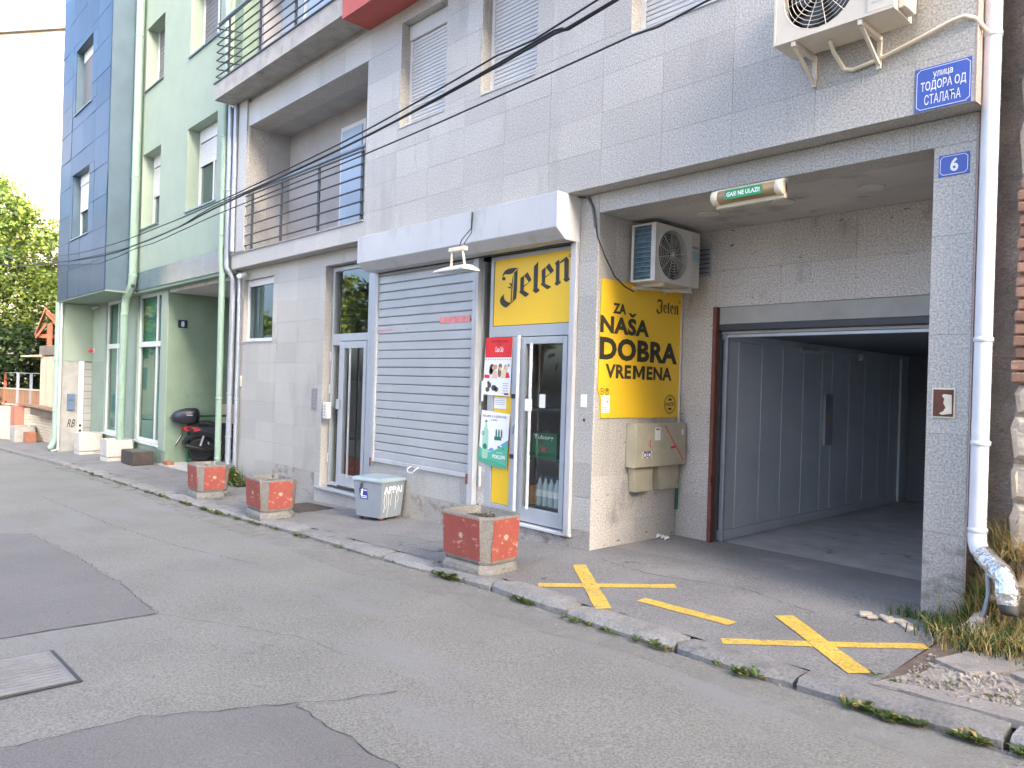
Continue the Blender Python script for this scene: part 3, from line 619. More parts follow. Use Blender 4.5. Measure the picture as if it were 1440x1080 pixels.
b.build('wave_print',[mat('print_green',(.10,.48,.30),.5),mat('print_blue',(.12,.35,.62),.5),mat('print_green_dark',(.08,.38,.25),.5)],p2)
b=Print('y',PY-.0022); bz=lambda a,z:(a,z)
b.poly([(-1.66,1.18),(-1.635,1.18),(-1.63,1.13),(-1.605,1.08),(-1.605,.80),(-1.62,.76),(-1.70,.76),(-1.715,.80),(-1.70,1.08),(-1.67,1.13)])
b.build('bottle_print',mat('print_bottle_green',(.36,.66,.50),.4),p2)
b=Print('y',PY-.0028); b.rect(-1.665,-1.63,1.18,1.205); b.disc(-1.66,.90,.035); b.ring(-1.70,1.05,.012,.022)
for i in range(3):
    b.poly([(-1.48+i*.045,1.02),(-1.455+i*.045,1.02),(-1.455+i*.045,1.08),(-1.462+i*.045,1.11),(-1.475+i*.045,1.11),(-1.48+i*.045,1.08)])
b.rect(-1.50,-1.38,.985,1.025)
b.rect(-1.44,-1.40,.90,.92); b.rect(-1.36,-1.335,.885,.90); b.build('small_bottles_print',mat('print_bottle_dark',(.03,.20,.13),.4),p2)
b=Print('y',PY-.0028); b.text('KUPI I UZIVAJ',-1.70,-1.31,1.235,1.265,bold=.015); b.text('U NJOJ',-1.56,-1.46,1.20,1.22); b.build('lettering',mat('print_grey',(.1,.1,.1),.5),p2)
b=Print('y',PY-.0034); b.text('POKLON',-1.52,-1.31,.775,.82,bold=.03); b.text('OSVOJI',-1.46,-1.36,.835,.85); b.build('lettering',WHT,p2)
def notice(label,x0,x1,z0,z1,y,loc,lines=3):
    o=T('paper_notice',label,'notice',((x0+x1)/2,y,(z0+z1)/2)); MB().box(x0,x1,y,y+.002,z0,z1).build('sheet',WHT,o)
    if lines:
        b=Print('y',y-.0006)
        for i in range(lines): b.rect(x0+.015,x1-.02,z1-.02-i*.022,z1-.012-i*.022)
        b.build('print_lines',MATS['print_lightgrey'],o)
    return o
notice('white paper notice taped on the yellow strip between the two posters',-1.55,-1.345,1.345,1.475,Y+.012,0,4)
notice('square white paper stuck on the pull bar of the shop door',-.955,-.845,1.345,1.475,Y-.072,0,0)
notice('upright white paper stuck inside the shop door glass',-.81,-.72,1.385,1.53,Y+.005,0,0)
notice('square white switch cover on the granite pillar beside the shop door',-.17,-.085,1.42,1.55,-.006,0,0)
b=Print('y',-.0015); b.disc(-.12,1.29,.017); b.build('bored_hole',BLK,B6)
# shop interior seen through the glass
rm=MB().box(-3.9,-.3,2.2,2.25,-.1,3.3).box(-3.95,-3.9,.3,2.2,-.1,3.3).box(-.30,-.26,.3,2.2,-.1,3.3).box(-3.9,-.3,.3,2.2,3.3,3.35).build('shop_interior',mat('shop_interior_paint',(.4,.39,.37),.8,var=.2),B6)
MB().box(-3.9,-.3,.27,2.2,-.1,.10).build('shop_floor',mat('shop_floor_tile',(.12,.07,.06),.5,var=.1),B6)
rk=T('display_shelf','dark metal shelf with green crates behind the shop door glass','shelf',(-.9,.6,.1))
for z in (.27,.80,1.35): MB().box(-1.7,-.34,.17,.60,z,z+.025).build('board',DARKM,rk)
for xx in (-1.7,-.36): MB().box(xx,xx+.03,.17,.60,.1,1.9).build('upright',DARKM,rk)
for i,(xx,lb) in enumerate([(-1.35,'green bottle crate on the shelf, left one behind the door glass'),(-.88,'green bottle crate with a red star on the shelf, right one behind the door glass')]):
    c=T('bottle_crate',lb,'crate',(xx,.6,.825),group='green crates on the shop shelf'); b=MB()
    b.box(xx-.2,xx+.2,.20,.215,.826,1.10).box(xx-.2,xx+.2,.51,.525,.826,1.10).box(xx-.2,xx-.185,.215,.51,.826,1.10).box(xx+.185,xx+.2,.215,.51,.826,1.10).box(xx-.185,xx+.185,.215,.51,.826,.84)
    b.build('casing',mat('crate_green',(.03,.16,.08),.4),c)
    b=Print('y',.1985); b.text('Tuborg',xx-.15,xx+.15,1.02,1.08,bold=.02); b.build('lettering',WHT,c)
    if i:
        b=Print('y',.1985); b.poly([(xx+math.sin(k*math.pi/5)*(.05 if k%2==0 else .02),.93+math.cos(k*math.pi/5)*(.05 if k%2==0 else .02)) for k in range(10)]); b.build('star',REDP,c)
BW=mat('bottle_plastic',(.55,.62,.66),.12,var=.1,spec=.8); BC=mat('bottle_cap_blue',(.05,.08,.25),.4)
proto=None
for i in range(7):
    if proto is None:
        proto=T('water_bottle','clear water bottle, leftmost of the row on the low shelf behind the door','bottle',(-.97,.26,.296),group='water bottles behind the shop door')
        MB().lathe((-.97,.26,.296),[(.036,0),(.04,.02),(.036,.07),(.04,.11),(.037,.16),(.04,.2),(.03,.25),(.013,.29),(.013,.305)],12).build('body',BW,proto)
        MB().lathe((-.97,.26,.602),[(.016,0),(.016,.022)],10).build('cap',BC,proto)
        MB().lathe((-.97,.26,.40),[(.0412,0),(.0412,.07)],12).build('wrapper',WHT,proto)
    else:
        o=copy_tree(proto); o.location.x=-.97+i*.088; o['label']='clear water bottle, '+['','second','third','middle','fifth','sixth','rightmost'][i]+' of the row from the left behind the door glass'
o=T('paper_box','orange cardboard box on the low shelf behind the shop door','box',(-1.12,.5,.3)); MB().box(-1.20,-1.05,.22,.37,.296,.5).build('carton',mat('orange_card',(.55,.25,.03),.6),o,bevel=.004)

# roller shutter of the shop
rs=T('roller_shutter','closed grey metal roller shutter over the shop window','shutter',(-2.9,0,.5))
pitch=.1135; z=.56; i=0
while z<3.16:
    piece('slat',SHUT,rs,(-2.91,-.012+.0015*math.sin(i*2.1),z+pitch/2-.004),(2.06,.022,pitch-.012),.009); 
    piece('slat_joint',mat('shutter_joint',(.30,.32,.34),.5,metal=.2),rs,(-2.91,.002,z+pitch-.002),(2.06,.012,.014),.002)
    z+=pitch; i+=1
MB().box(-3.94,-1.87,-.030,.005,.505,.562).build('bottom_rail',HOUS,rs,bevel=.006)
for a in (-3.985,-1.885): MB().box(a,a+.06,-.045,.018,.505 if a<-3 else .10,3.12).build('guide_rail',HOUS,rs,bevel=.004)
MB().box(-1.825,-1.79,-.045,.035,.10,3.12).build('guide_rail',ALU,rs,bevel=.004)
MB().box(-.33,-.255,-.045,.035,.10,3.12).build('guide_rail',HOUS,rs,bevel=.004)
MB().tube([(-3.03,-.035,.53),(-3.03,-.09,.50),(-3.0,-.11,.465),(-2.9,-.11,.46),(-2.87,-.09,.50),(-2.87,-.035,.53)],.009,6).build('pull_handle',ALUW,rs)
for xx in (-3.99,-1.90): MB().box(xx,xx+.035,-.06,-.046,.44,.56).build('padlock_hasp',RUST,rs,bevel=.004)
prof=[(.0,3.553),(-.34,3.553),(-.34,3.20),(-.21,3.10),(0,3.10)]
b=MB().prism([(-4.0,y,z) for y,z in prof],(3.74,0,0)); b.build('housing',HOUS,rs,bevel=.006)
b=MB().prism([(-.263,y,z) for y,z in [(.0,3.556),(-.345,3.556),(-.345,3.195),(-.212,3.095),(.0,3.095)]],(.012,0,0)); b.build('housing_end_cap',ALUW,rs)
MB().box(-3.9,-.3,-.05,-.02,3.085,3.099).build('soffit_rail',DARKM,rs)
b=Print('y',-.0275); b.rect(-2.52,-1.93,2.35,2.43,0); b.rect(-3.9,-3.55,2.305,2.318,0)
b.build('red_tape',mat('faded_red_tape',(.70,.25,.24),.5,var=.3,scale=9),rs)
b=MB().prism([(-.62,-.331,3.215),(-.28,-.331,3.215),(-.28,-.285,3.165),(-.62,-.285,3.165)],(0,-.004,-.004)); b.build('graffiti_tag',mat('violet_spray',(.12,.10,.25),.6,var=.5,scale=30),rs)
# lamp hanging in front of the housing
lp=T('hanging_floodlight','white floodlight hanging from a wire and bracket under the shutter housing','lamp',(-1.55,-.55,2.85))
MB().obox((-1.53,-.56,3.085),(.27,.06,.045)).build('mount_bar',CREAMP,lp,bevel=.004)
MB().tube([(-1.63,-.56,3.07),(-1.62,-.58,2.87)],.014,8).build('arm',CREAMP,lp)
MB().tube([(-1.45,-.56,3.07),(-1.40,-.575,2.95),(-1.385,-.575,2.83)],.014,8).build('arm',CREAMP,lp)
b=MB(); b.loft([[(-1.81,-.70,2.835),(-1.26,-.70,2.835),(-1.26,-.46,2.835),(-1.81,-.46,2.835)],[(-1.79,-.70,2.85),(-1.28,-.70,2.86),(-1.28,-.46,2.86),(-1.79,-.46,2.85)],[(-1.66,-.62,2.895),(-1.32,-.62,2.90),(-1.32,-.52,2.90),(-1.66,-.52,2.895)]],sm=False)
b.build('lamp_head',ACG,lp,bevel=.006)
MB().box(-1.77,-1.30,-.68,-.48,2.828,2.834).build('lens',GLS,lp)
MB().tube([(-1.57,-.345,3.54),(-1.56,-.36,3.35),(-1.55,-.50,3.2),(-1.53,-.55,3.10)],.006,6).build('wire',CABL,lp)
MB().tube([(-1.56,-.345,3.53),(-1.54,-.37,3.3),(-1.50,-.5,3.16),(-1.46,-.54,3.10)],.005,6).build('wire',CABL,lp)
# cable from the housing to the air conditioner
cb=MB().tube([(-.30,-.05,3.56),(-.12,-.025,3.52),(-.06,-.02,3.40),(-.03,-.02,3.26),(.0,-.02,3.12),(.045,.05,2.93),(.05,.2,2.75),(.06,.36,2.66),(.08,.48,2.62)],.007,6).build('drooping_cable',CABL,None)
prop(cb,'thin dark cable drooping from the shutter housing to the air conditioner','cable')
MB().tube([(-.14,-.022,3.53),(-.075,-.022,3.43),(-.045,-.022,3.31),(-.03,-.022,3.22)],.014,8).build('cable_sleeve',mat('grey_sleeve',(.12,.13,.14),.6),cb)

# advert on the return wall
ad=T('yellow_advert','large yellow advert panel with bold black words on the return wall','sign',(.0,.75,2.0))
b=MB(); b.prism([(.003,a,z) for a,z in [(.055,2.715),(1.435,2.715),(1.435,1.315),(.10,1.315),(.085,1.50),(.045,1.60)]],(.012,0,0)); b.build('panel',YELP,ad)
MB().prism([(.0035,a,z) for a,z in [(.045,2.72),(1.44,2.72),(1.44,1.31),(.05,1.31)]],(.003,0,0)).build('backing_edge',STEEL,ad) if False else None
b=Print('x',.0165)
b.text('ZA',.235,.450,2.38,2.488,bold=.045)
b.text('NASA',.045,.849,2.172,2.350,bold=.045,spacing=1.06); b.poly([(.485,2.405),(.525,2.405),(.555,2.388),(.585,2.405),(.625,2.405),(.575,2.362),(.535,2.362)],0,.0002)
b.text('DOBRA',.046,1.375,1.902,2.135,bold=.045,spacing=1.06)
b.text('VRE',.144,.560,1.719,1.863,bold=.04,spacing=1.06)
b.poly([(.590+.205*u_,1.719+.144*v_) for u_,v_ in ((0,0),(0,1),(.26,1),(.5,.45),(.74,1),(1,1),(1,0),(.76,0),(.76,.62),(.57,.14),(.43,.14),(.24,.62),(.24,0))])
b.text('ENA',.825,1.282,1.719,1.863,bold=.04,spacing=1.06)
k=.38; x0=-1.503
for i,p in enumerate(JELEN):
    q=[(.963+(a-x0)*k, 2.443+(z-2.494-(a-x0)*.17)*k*.98) for a,z in p]; b.poly(q,0,.0003*(i%5))
b.ring(1.392,2.60,.008,.013)
for cy_ in (.10,.18): b.ring(cy_,1.585,.026,.034)
b.disc(.10,1.585,.011); b.poly([(.165,1.605),(.195,1.605),(.18,1.56)])
b.ring(1.265,1.46,.098,.106); b.ring(1.265,1.46,.088,.091); b.text('KVALITET',1.185,1.345,1.44,1.48,bold=.03)
b.poly([(1.22,1.50),(1.31,1.50),(1.285,1.525),(1.245,1.525)]); b.poly([(1.22,1.42),(1.31,1.42),(1.285,1.395),(1.245,1.395)]); b.build('lettering',BLK,ad)
b=Print('x',.018); b.rect(.10,.225,1.37,1.545); b.build('warning_sticker',WHT,ad)
b=Print('x',.0187); b.ring(.19,1.49,.022,.027); b.disc(.19,1.485,.01)
b.rect(.11,.215,1.38,1.385); b.rect(.11,.2,1.40,1.405); b.rect(.11,.21,1.42,1.425); b.build('sticker_print',MATS['print_grey'],ad)
# electricity meter boxes
mb=T('meter_cabinet','beige two door meter cabinet on the return wall under the advert','meter cabinet',(0,.96,1.0))
MBG=mat('meter_beige',(.47,.44,.32),.6,var=.1,scale=6,wear=[((.30,.22,.14),5,.62,.08,None),((.62,.60,.5),12,.70,.02,None)])
MB().box(.003,.12,.525,1.425,.80,1.258).build('cabinet',MBG,mb,bevel=.004)
MB().box(.121,.134,.53,.968,.803,1.235).build('cabinet_door',MBG,mb,bevel=.004); MB().box(.121,.134,.974,1.42,.803,1.235).build('cabinet_door',MBG,mb,bevel=.004)
for a,c,e,f in ((.565,.90,.60,.87),(.98,1.36,1.02,1.31)):
    b=MB(); b.prism([(.003,a,.80),(.003,c,.80),(.003,f,.54),(.003,e,.54)],(.085,0,0)); b.build('cable_trunk',MBG,mb,bevel=.004)
b=Print('x',.1352); b.poly([(1.01,1.235),(1.03,1.235),(1.395,.84),(1.385,.83)],0); b.rect(.76,.775,1.05,1.09,0); b.rect(.765,.78,1.0,1.03,0); b.poly([(1.13,1.0),(1.24,1.02),(1.22,.99),(1.15,.98)],0)
b.build('red_marks',REDP,mb)
b=Print('x',.1352); b.rect(.845,.945,1.08,1.215); b.rect(.64,.80,.90,.965); b.rect(1.33,1.37,1.13,1.19); b.build('sticker',WHT,mb)
b=Print('x',.1359); b.ring(.68,.93,.02,.032); b.ring(.76,.93,.02,.032); b.ring(.72,.93,.012,.02); b.rect(.86,.93,1.19,1.205); b.rect(.66,.78,.955,.968); b.build('sticker_print',mat('print_navy',(.05,.06,.15),.5),mb)
# conduit beside advert
cd_=MB().tube([(.02,1.435,2.66),(.02,1.435,.52)],.012,8).build('conduit',ACG,None); prop(cd_,'thin beige conduit running down beside the yellow advert','pipe')
MB().tube([(.022,1.435,.52),(.022,1.435,.28)],.017,8).build('green_sleeve',mat('green_sleeve',(.02,.14,.09),.6),cd_)
# scrap of paper
b=MB(); 
for i in range(7):
    a=i*.9; b.add([(.088+.02*i-.06,1.06+.03*math.sin(a),.0+.012*(i%3)),(.12+.02*i-.06,1.09,.03+.02*(i%2)),(.10+.02*i-.06,1.13+.02*math.cos(a),.02),(.07+.02*i-.06,1.11,.045-.01*(i%2))],[(0,1,2,3)])
prop(b.build('crumpled_tissue',WHT,None),'crumpled white tissue lying by the foot of the return wall','litter')

# air conditioner under the garage ceiling (fan faces +x)
def fan_unit(o,axis,x,y,z,W,H,D,mcase,side_fins):
    """casing front plane: axis 'y' -> faces -y, width along x ; axis 'x' -> faces +x, width along y"""
    def P(a,d,h): return (x+a,y-d,z+h) if axis=='y' else (x+d,y+a,z+h)
    def bx(b,a0,a1,d0,d1,h0,h1,m=0):
        p,q=P(a0,d0,h0),P(a1,d1,h1); b.box(min(p[0],q[0]),max(p[0],q[0]),min(p[1],q[1]),max(p[1],q[1]),p[2],q[2],m); return b
    ca,cr=W*.40,H*.44
    # front panel with round hole
    N=28; ring=[]; b=MB(); hz=H/2; outer=[]
    for i in range(N):
        t=2*math.pi*i/N; c_,s_=math.cos(t),math.sin(t)
        A0,A1=.015,W*.80
        k=min(((A1-ca) if c_>0 else (ca-A0))/max(abs(c_),1e-6),(hz-.02)/max(abs(s_),1e-6))
        outer.append((ca+c_*k,hz+s_*k)); ring.append((ca+c_*cr,hz+s_*cr))
    # include corners by snapping nearest
    for cnr in ((.015,.02),(.015,H-.02),(W*.80,.02),(W*.80,H-.02)):
        j=min(range(N),key=lambda q:(outer[q][0]-cnr[0])**2+(outer[q][1]-cnr[1])**2); outer[j]=cnr
    for i in range(N):
        j=(i+1)%N
        b.add([P(outer[i][0],D,outer[i][1]),P(outer[j][0],D,outer[j][1]),P(ring[j][0],D,ring[j][1]),P(ring[i][0],D,ring[i][1])],[(0,1,2,3)])
        b.add([P(ring[i][0],D,ring[i][1]),P(ring[j][0],D,ring[j][1]),P(ring[j][0],D-.06,ring[j][1]),P(ring[i][0],D-.06,ring[i][1])],[(0,1,2,3)])
    b.build('fan_panel',mcase,o)
    b=MB(); bx(b,0,W,D-.012,D+.004,0,.02); bx(b,0,W,D-.012,D+.004,H-.02,H); bx(b,0,.015,D-.012,D+.004,.02,H-.02); bx(b,W*.80,W,D-.02,D+.006,.02,H-.02)
    bx(b,0,W,0,D-.012,H-.018,H); bx(b,0,W,0,D-.012,0,.018); bx(b,W-.012,W,0,D-.02,.018,H-.018); bx(b,W*.8,W*.8+.01,0,D-.03,.018,H-.018)
    bx(b,0,.012,D-.05,D-.013,.018,H-.018); bx(b,0,.012,0,.03,.018,H-.018)
    b.build('casing',mcase,o)
    b=MB(); bx(b,.02,W-.02,.02,.03,.02,H-.02); bx(b,.02,.03,.03,D-.05,.02,H-.02); b.build('coil',FIN if side_fins else DARKM,o)
    for i in range(1,12): bx(MB(),.0,.008,.03,D-.05,H*i/12,H*i/12+.006).build('fin',MATS['fin_light'],o) if side_fins else None
    b=MB()
    for k in range(5):
        t=2*math.pi*k/5; 
        pts=[(ca+math.cos(t+q)*r_,hz+math.sin(t+q)*r_) for q,r_ in ((0,.04),(.1,cr*.9),(.55,cr*.92),(.9,cr*.6),(.7,.04))]
        b.prism([P(a,D-.08,h) for a,h in pts],Vector(P(0,.01,0))-Vector(P(0,0,0)))
    b.build('fan_blades',DARKM,o)
    b=MB(); nr=9
    for i in range(1,nr+1):
        r_=cr*i/nr; pts=[P(ca+math.cos(2*math.pi*k/24)*r_,D-.002,hz+math.sin(2*math.pi*k/24)*r_) for k in range(25)]; b.tube(pts,.0022 if i<nr else .004,4,sm=False)
    for k in range(6):
        t=math.pi*k/6+.2; b.tube([P(ca-math.cos(t)*cr,D-.001,hz-math.sin(t)*cr),P(ca+math.cos(t)*cr,D-.001,hz+math.sin(t)*cr)],.0026,4,sm=False)
    b.build('fan_grille',mcase,o)
    b=MB()
    for i in range(7): bx(b,W*.83,W*.97,D+.0062,D+.0075,H*.12+i*.045,H*.12+i*.045+.006)
    b.build('panel_louvre',MATS['print_lightgrey'],o)
    return P
mat('fin_light',(.22,.33,.38),.4,metal=.4)
a1=T('air_conditioner','beige outdoor air conditioning unit on the return wall above the yellow advert','air conditioner',(.2,.47,2.7))
fan_unit(a1,'x',.05,.46,2.715,.78,.585,.30,ACG,True)
b=Print('x',.358); b.text('NORDEL',1.10,1.225,3.125,3.15,bold=.02,slant=.15); b.build('lettering',BLK,a1)
b=Print('x',.3575); b.rect(1.10,1.225,2.99,3.10); b.build('energy_sticker',mat('sticker_blue',(.35,.5,.58),.4),a1)
for yy in (.60,1.08):
    MB().box(.003,.35,yy,yy+.035,2.675,2.712).build('bracket_arm',ACG,a1,bevel=.003); MB().box(.003,.03,yy,yy+.035,2.66,3.15).build('bracket_upright',ACG,a1,bevel=.003)
MB().bar((.05,.5,2.665),(.33,1.15,2.665),.02,.02).build('bracket_tie',ACG,a1)
# upper air conditioner
a2=T('air_conditioner','cream outdoor air conditioning unit high on the facade above the garage','air conditioner',(2.5,-.3,4.16))
fan_unit(a2,'y',2.115,-.25,4.165,.84,.60,.31,ACW,False)
MB().prism([(2.957,-.50,4.18),(2.957,-.32,4.18),(2.957,-.30,4.45),(2.957,-.50,4.45)],(.05,0,0)).build('valve_cover',ACW,a2,bevel=.006)
for xx in (2.25,2.72):
    MB().box(xx,xx+.03,-.56,-.203,4.125,4.16).build('bracket_arm',ACW,a2,bevel=.002)
    MB().bar((xx+.015,-.53,4.13),(xx+.015,-.225,3.96),.022,.022).build('bracket_brace',ACW,a2); MB().box(xx,xx+.03,-.225,-.203,3.93,4.124).build('bracket_upright',ACW,a2,bevel=.002)
dp=MB().tube([(2.47,-.42,4.15),(2.47,-.36,4.09),(2.50,-.24,3.99),(2.56,-.225,3.975),(2.75,-.225,4.0),(3.0,-.225,4.06),(3.2,-.225,4.115),(3.27,-.225,4.12),(3.33,-.21,4.09),(3.37,-.12,4.03)],.015,8).build('drain_hose',CREAMP,None)
prop(dp,'beige drain hose running from the upper air conditioner to the downpipe','hose')
# vent grille in the recess wall
vg=T('vent_grille','grey louvred vent beside the air conditioner under the garage ceiling','vent',(.36,1.45,3.0))
MB().box(.18,.37,1.435,1.452,2.87,3.22).build('frame',STEEL,vg,bevel=.003)
for i in range(6): MB().bar((.19,1.428,2.91+i*.05),(.36,1.428,2.91+i*.05),.02,.006).build('louvre',DARKM,vg)
# ceiling downlights
o=None
for i,(xx,yy,lb) in enumerate([(.80,.70,'dead round ceiling downlight nearest the air conditioner'),(1.56,.71,'dead round ceiling downlight behind the green no entry lamp'),(2.33,.73,'dead round ceiling downlight nearest the granite pillar')]):
    if o is None:
        o=T('ceiling_downlight',lb,'ceiling light',(xx,yy,3.36),group='round downlights in the garage ceiling'); first=o
        MB().lathe((xx,yy,3.36),[(.085,0),(.105,-.001),(.105,-.012),(.085,-.012)],28).build('trim_ring',ACG,o)
        MB().lathe((xx,yy,3.355),[(.001,0),(.085,0)],28).build('lens',mat('lamp_lens_grey',(.16,.16,.155),.3),o)
    else:
        o=copy_tree(first); o.location=(xx,yy,3.36); o['label']=lb
# switched off warning lamp
wl=T('warning_lamp','beige tube lamp with green warning label hanging at the garage lintel','lamp',(1.45,.28,3.3))
MB().box(1.14,1.76,.30,.34,3.29,3.45).build('back_tray',CREAMP,wl,bevel=.004)
b=MB().lathe((1.18,.285,3.375),[(.05,0),(.055,.01),(.055,.53),(.05,.54)],16,'x'); b.build('tube_cover',mat('amber_tube',(.33,.24,.12),.3),wl)
for xx in (1.125,1.70): MB().lathe((xx,.285,3.375),[(.056,0),(.062,.005),(.062,.055),(.056,.06)],16,'x').build('end_cap',CREAMP,wl)
MB().box(1.27,1.60,.221,.228,3.335,3.41).build('green_label',mat('label_green',(.02,.30,.09),.4),wl)
b=Print('y',.2205); b.text('GAS! NE ULAZI!',1.285,1.585,3.355,3.392,bold=.03); b.build('lettering',WHT,wl)
wl.location += Vector((.225,-.37,-.115))
# number plate, street plate, rusty box
def plate(name,label,x0,x1,z0,z1,y,rows,n=.022):
    o=T(name,label,'sign',((x0+x1)/2,y,(z0+z1)/2)); MB().box(x0,x1,y,y+.004,z0,z1).build('enamel_plate',BLUE,o,bevel=.0015)
    b=Print('y',y-.0006); w_=.0035; i_=.011; nn=n
    P_=[(x0+i_+nn,z1-i_),(x1-i_-nn,z1-i_),(x1-i_-nn*.5,z1-i_-nn*.5),(x1-i_,z1-i_-nn),(x1-i_,z0+i_+nn),(x1-i_-nn*.5,z0+i_+nn*.5),(x1-i_-nn,z0+i_),(x0+i_+nn,z0+i_),(x0+i_+nn*.5,z0+i_+nn*.5),(x0+i_,z0+i_+nn),(x0+i_,z1-i_-nn),(x0+i_+nn*.5,z1-i_-nn*.5)]
    for i in range(len(P_)):
        a,c=Vector(P_[i]),Vector(P_[(i+1)%len(P_)]); d=(c-a).normalized()*w_/2; q=Vector((-d.y,d.x)); b.poly([tuple(a+q-d),tuple(c+q+d),tuple(c-q+d),tuple(a-q-d)],0,.0001*(i%3))
    for r_ in rows: b.text(*r_[:5],bold=r_[5],l=.0002)
    b.build('lettering',WHT,o); return o
plate('street_name_plate','blue enamel street name plate with white Cyrillic words at the facade corner',2.975,3.318,3.563,3.855,YU-.006,
  [('улица',3.085,3.205,3.765,3.815,.012),('ТОДОРА ОД',3.010,3.285,3.685,3.758,.012),('СТАЛАЋА',3.035,3.255,3.600,3.668,.002)])
plate('house_number_plate','small blue house number plate with a white six on the right pillar',3.072,3.262,3.147,3.295,-.006,[('6',3.145,3.195,3.175,3.268,.03)],.018)
rb=T('rusty_box','small rust eaten metal box cover on the right granite pillar','box',(3.15,-.01,1.59))
MB().box(3.075,3.222,-.012,-.001,1.488,1.695).build('rim',CREAMP,rb,bevel=.003); MB().box(3.086,3.211,-.016,-.0125,1.50,1.683).build('cover',RUSTB,rb)
b=Print('y',-.0168); b.poly([(3.14,1.64),(3.15,1.652),(3.20,1.648),(3.203,1.52),(3.14,1.51),(3.125,1.52),(3.15,1.535),(3.165,1.56),(3.15,1.59),(3.155,1.62)]); b.build('paint_flake',CREAMP,rb)

# garage opening and car lift cabin
gd=T('garage_gate','rust red garage gate frame with rolled up pale shutter','gate',(1.7,1.5,0))
MB().box(.44,.485,1.40,1.475,-.03,2.525).build('jamb',RUST,gd,bevel=.003); MB().box(2.905,2.95,1.40,1.475,-.03,2.525).build('jamb',RUST,gd,bevel=.003)
MB().box(.486,2.904,1.46,1.50,2.34,2.525).build('rolled_shutter',mat('rolled_shutter_grey',(.36,.355,.33),.6,var=.1,scale=4),gd,bevel=.005)
MB().box(.486,2.904,1.455,1.53,2.275,2.338).build('lower_rail',DARKM,gd,bevel=.003)
MB().box(.475,.50,1.36,1.41,.62,.70).build('latch',RUST,gd,bevel=.004)
lc=T('car_lift_cabin','blue grey panelled car lift cabin behind the garage opening','lift',(1.7,4,0))
yb=7.0
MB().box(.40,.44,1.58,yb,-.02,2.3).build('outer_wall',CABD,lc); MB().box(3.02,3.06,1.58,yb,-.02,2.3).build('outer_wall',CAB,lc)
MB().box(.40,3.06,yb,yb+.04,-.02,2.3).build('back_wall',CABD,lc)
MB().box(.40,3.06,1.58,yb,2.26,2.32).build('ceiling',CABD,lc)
MB().box(.40,3.06,1.555,yb,-.06,-.012).build('floor_plate',CHEQ,lc)
MB().box(-.2,3.3,1.541,1.554,-.3,-.014).build('floor_edge',STEEL,lc)
y=1.62; ws=[.24,.52,.50,.54,.52,.30,.54,.52,.54,.40,.54,.5]; 
for q in ws:
    if y>=yb-.05: break
    q=min(q,yb-y); MB().box(.441,.495,y+.004,y+q-.004,.10,2.18).build('wall_panel',CAB,lc,bevel=.008); y+=q
MB().box(.441,.505,1.6,yb,-.011,.098).build('skirting',CAB,lc,bevel=.004); MB().box(.441,.500,1.6,yb,2.182,2.258).build('top_rail',CAB,lc,bevel=.004)
MB().box(.500,.535,1.56,1.60,-.01,2.235).build('front_post',STEEL,lc,bevel=.004); MB().box(.535,2.95,1.56,1.60,2.205,2.24).build('header_bar',STEEL,lc,bevel=.004); MB().box(.45,2.95,1.57,1.61,2.245,2.27).build('header_panel',CAB,lc)
MB().box(.496,.53,4.0,4.22,.95,1.62).build('control_panel',mat('control_grey',(.36,.37,.39),.5),lc,bevel=.004)
b=Print('x',.5305); b.rect(4.07,4.10,1.28,1.36); b.rect(4.07,4.15,1.28,1.30); b.build('yellow_label',YELP,lc)
MB().tube([(.56,3.2,2.16),(.56,3.65,2.16)],.028,8).build('tube_light_unlit',ACG,lc)
MB().lathe((.60,4.9,2.1),[(.03,0),(.05,.03),(.05,.08),(.02,.1)],12).build('sensor',ACG,lc)
MB().box(.496,.53,6.6,6.7,-.01,2.2).build('rear_post',CAB,lc,bevel=.004)

# pipes at the junction of the two buildings
def pipe(name,label,pts,r,m,brk=(),cat='downpipe',group=None):
    o=T(name,label,cat,pts[-1],group=group); MB().tube(pts,r,14).build('pipe_run',m,o)
    for z in brk:
        # collar around the vertical run at height z
        for i in range(len(pts)-1):
            a,b_=Vector(pts[i]),Vector(pts[i+1])
            if min(a.z,b_.z)<=z<=max(a.z,b_.z) and abs(a.z-b_.z)>.3:
                t=(z-a.z)/(b_.z-a.z); c=a.lerp(b_,t); MB().lathe((c.x,c.y,z-.02),[(r,0),(r+.008,.003),(r+.008,.037),(r,.04)],14).build('collar',m,o)
    return o
pipe('downpipe','mint green rainwater pipe at the junction of the two buildings',[(-8.83,-.30,12),(-8.82,-.30,3.8),(-8.80,-.28,3.5),(-8.80,-.26,-.22)],.055,MINT,(8,6,4.2,1.2,.1))
pipe('downpipe','pale grey pipe beside the mint pipe at the building corner',[(-8.66,-.26,6.5),(-8.66,-.26,3.6),(-8.66,-.13,3.4),(-8.66,-.13,-.2)],.05,PIPEG,(5,1.3,.5))
pipe('downpipe','slim dark grey pipe nearest the granite wall corner',[(-8.45,YU-.045,6.5),(-8.45,YU-.045,3.86)],.045,PIPEG,(5.2,))
pipe('downpipe','slim grey pipe running to the ground left of the small window',[(-8.50,-.07,3.5),(-8.50,-.07,-.15)],.035,PIPEG,(3.0,1.2))
MB().box(-8.36,-8.02,YU-.03,YU-.001,3.84,6.51).build('corner_strip',GRAN,B6)
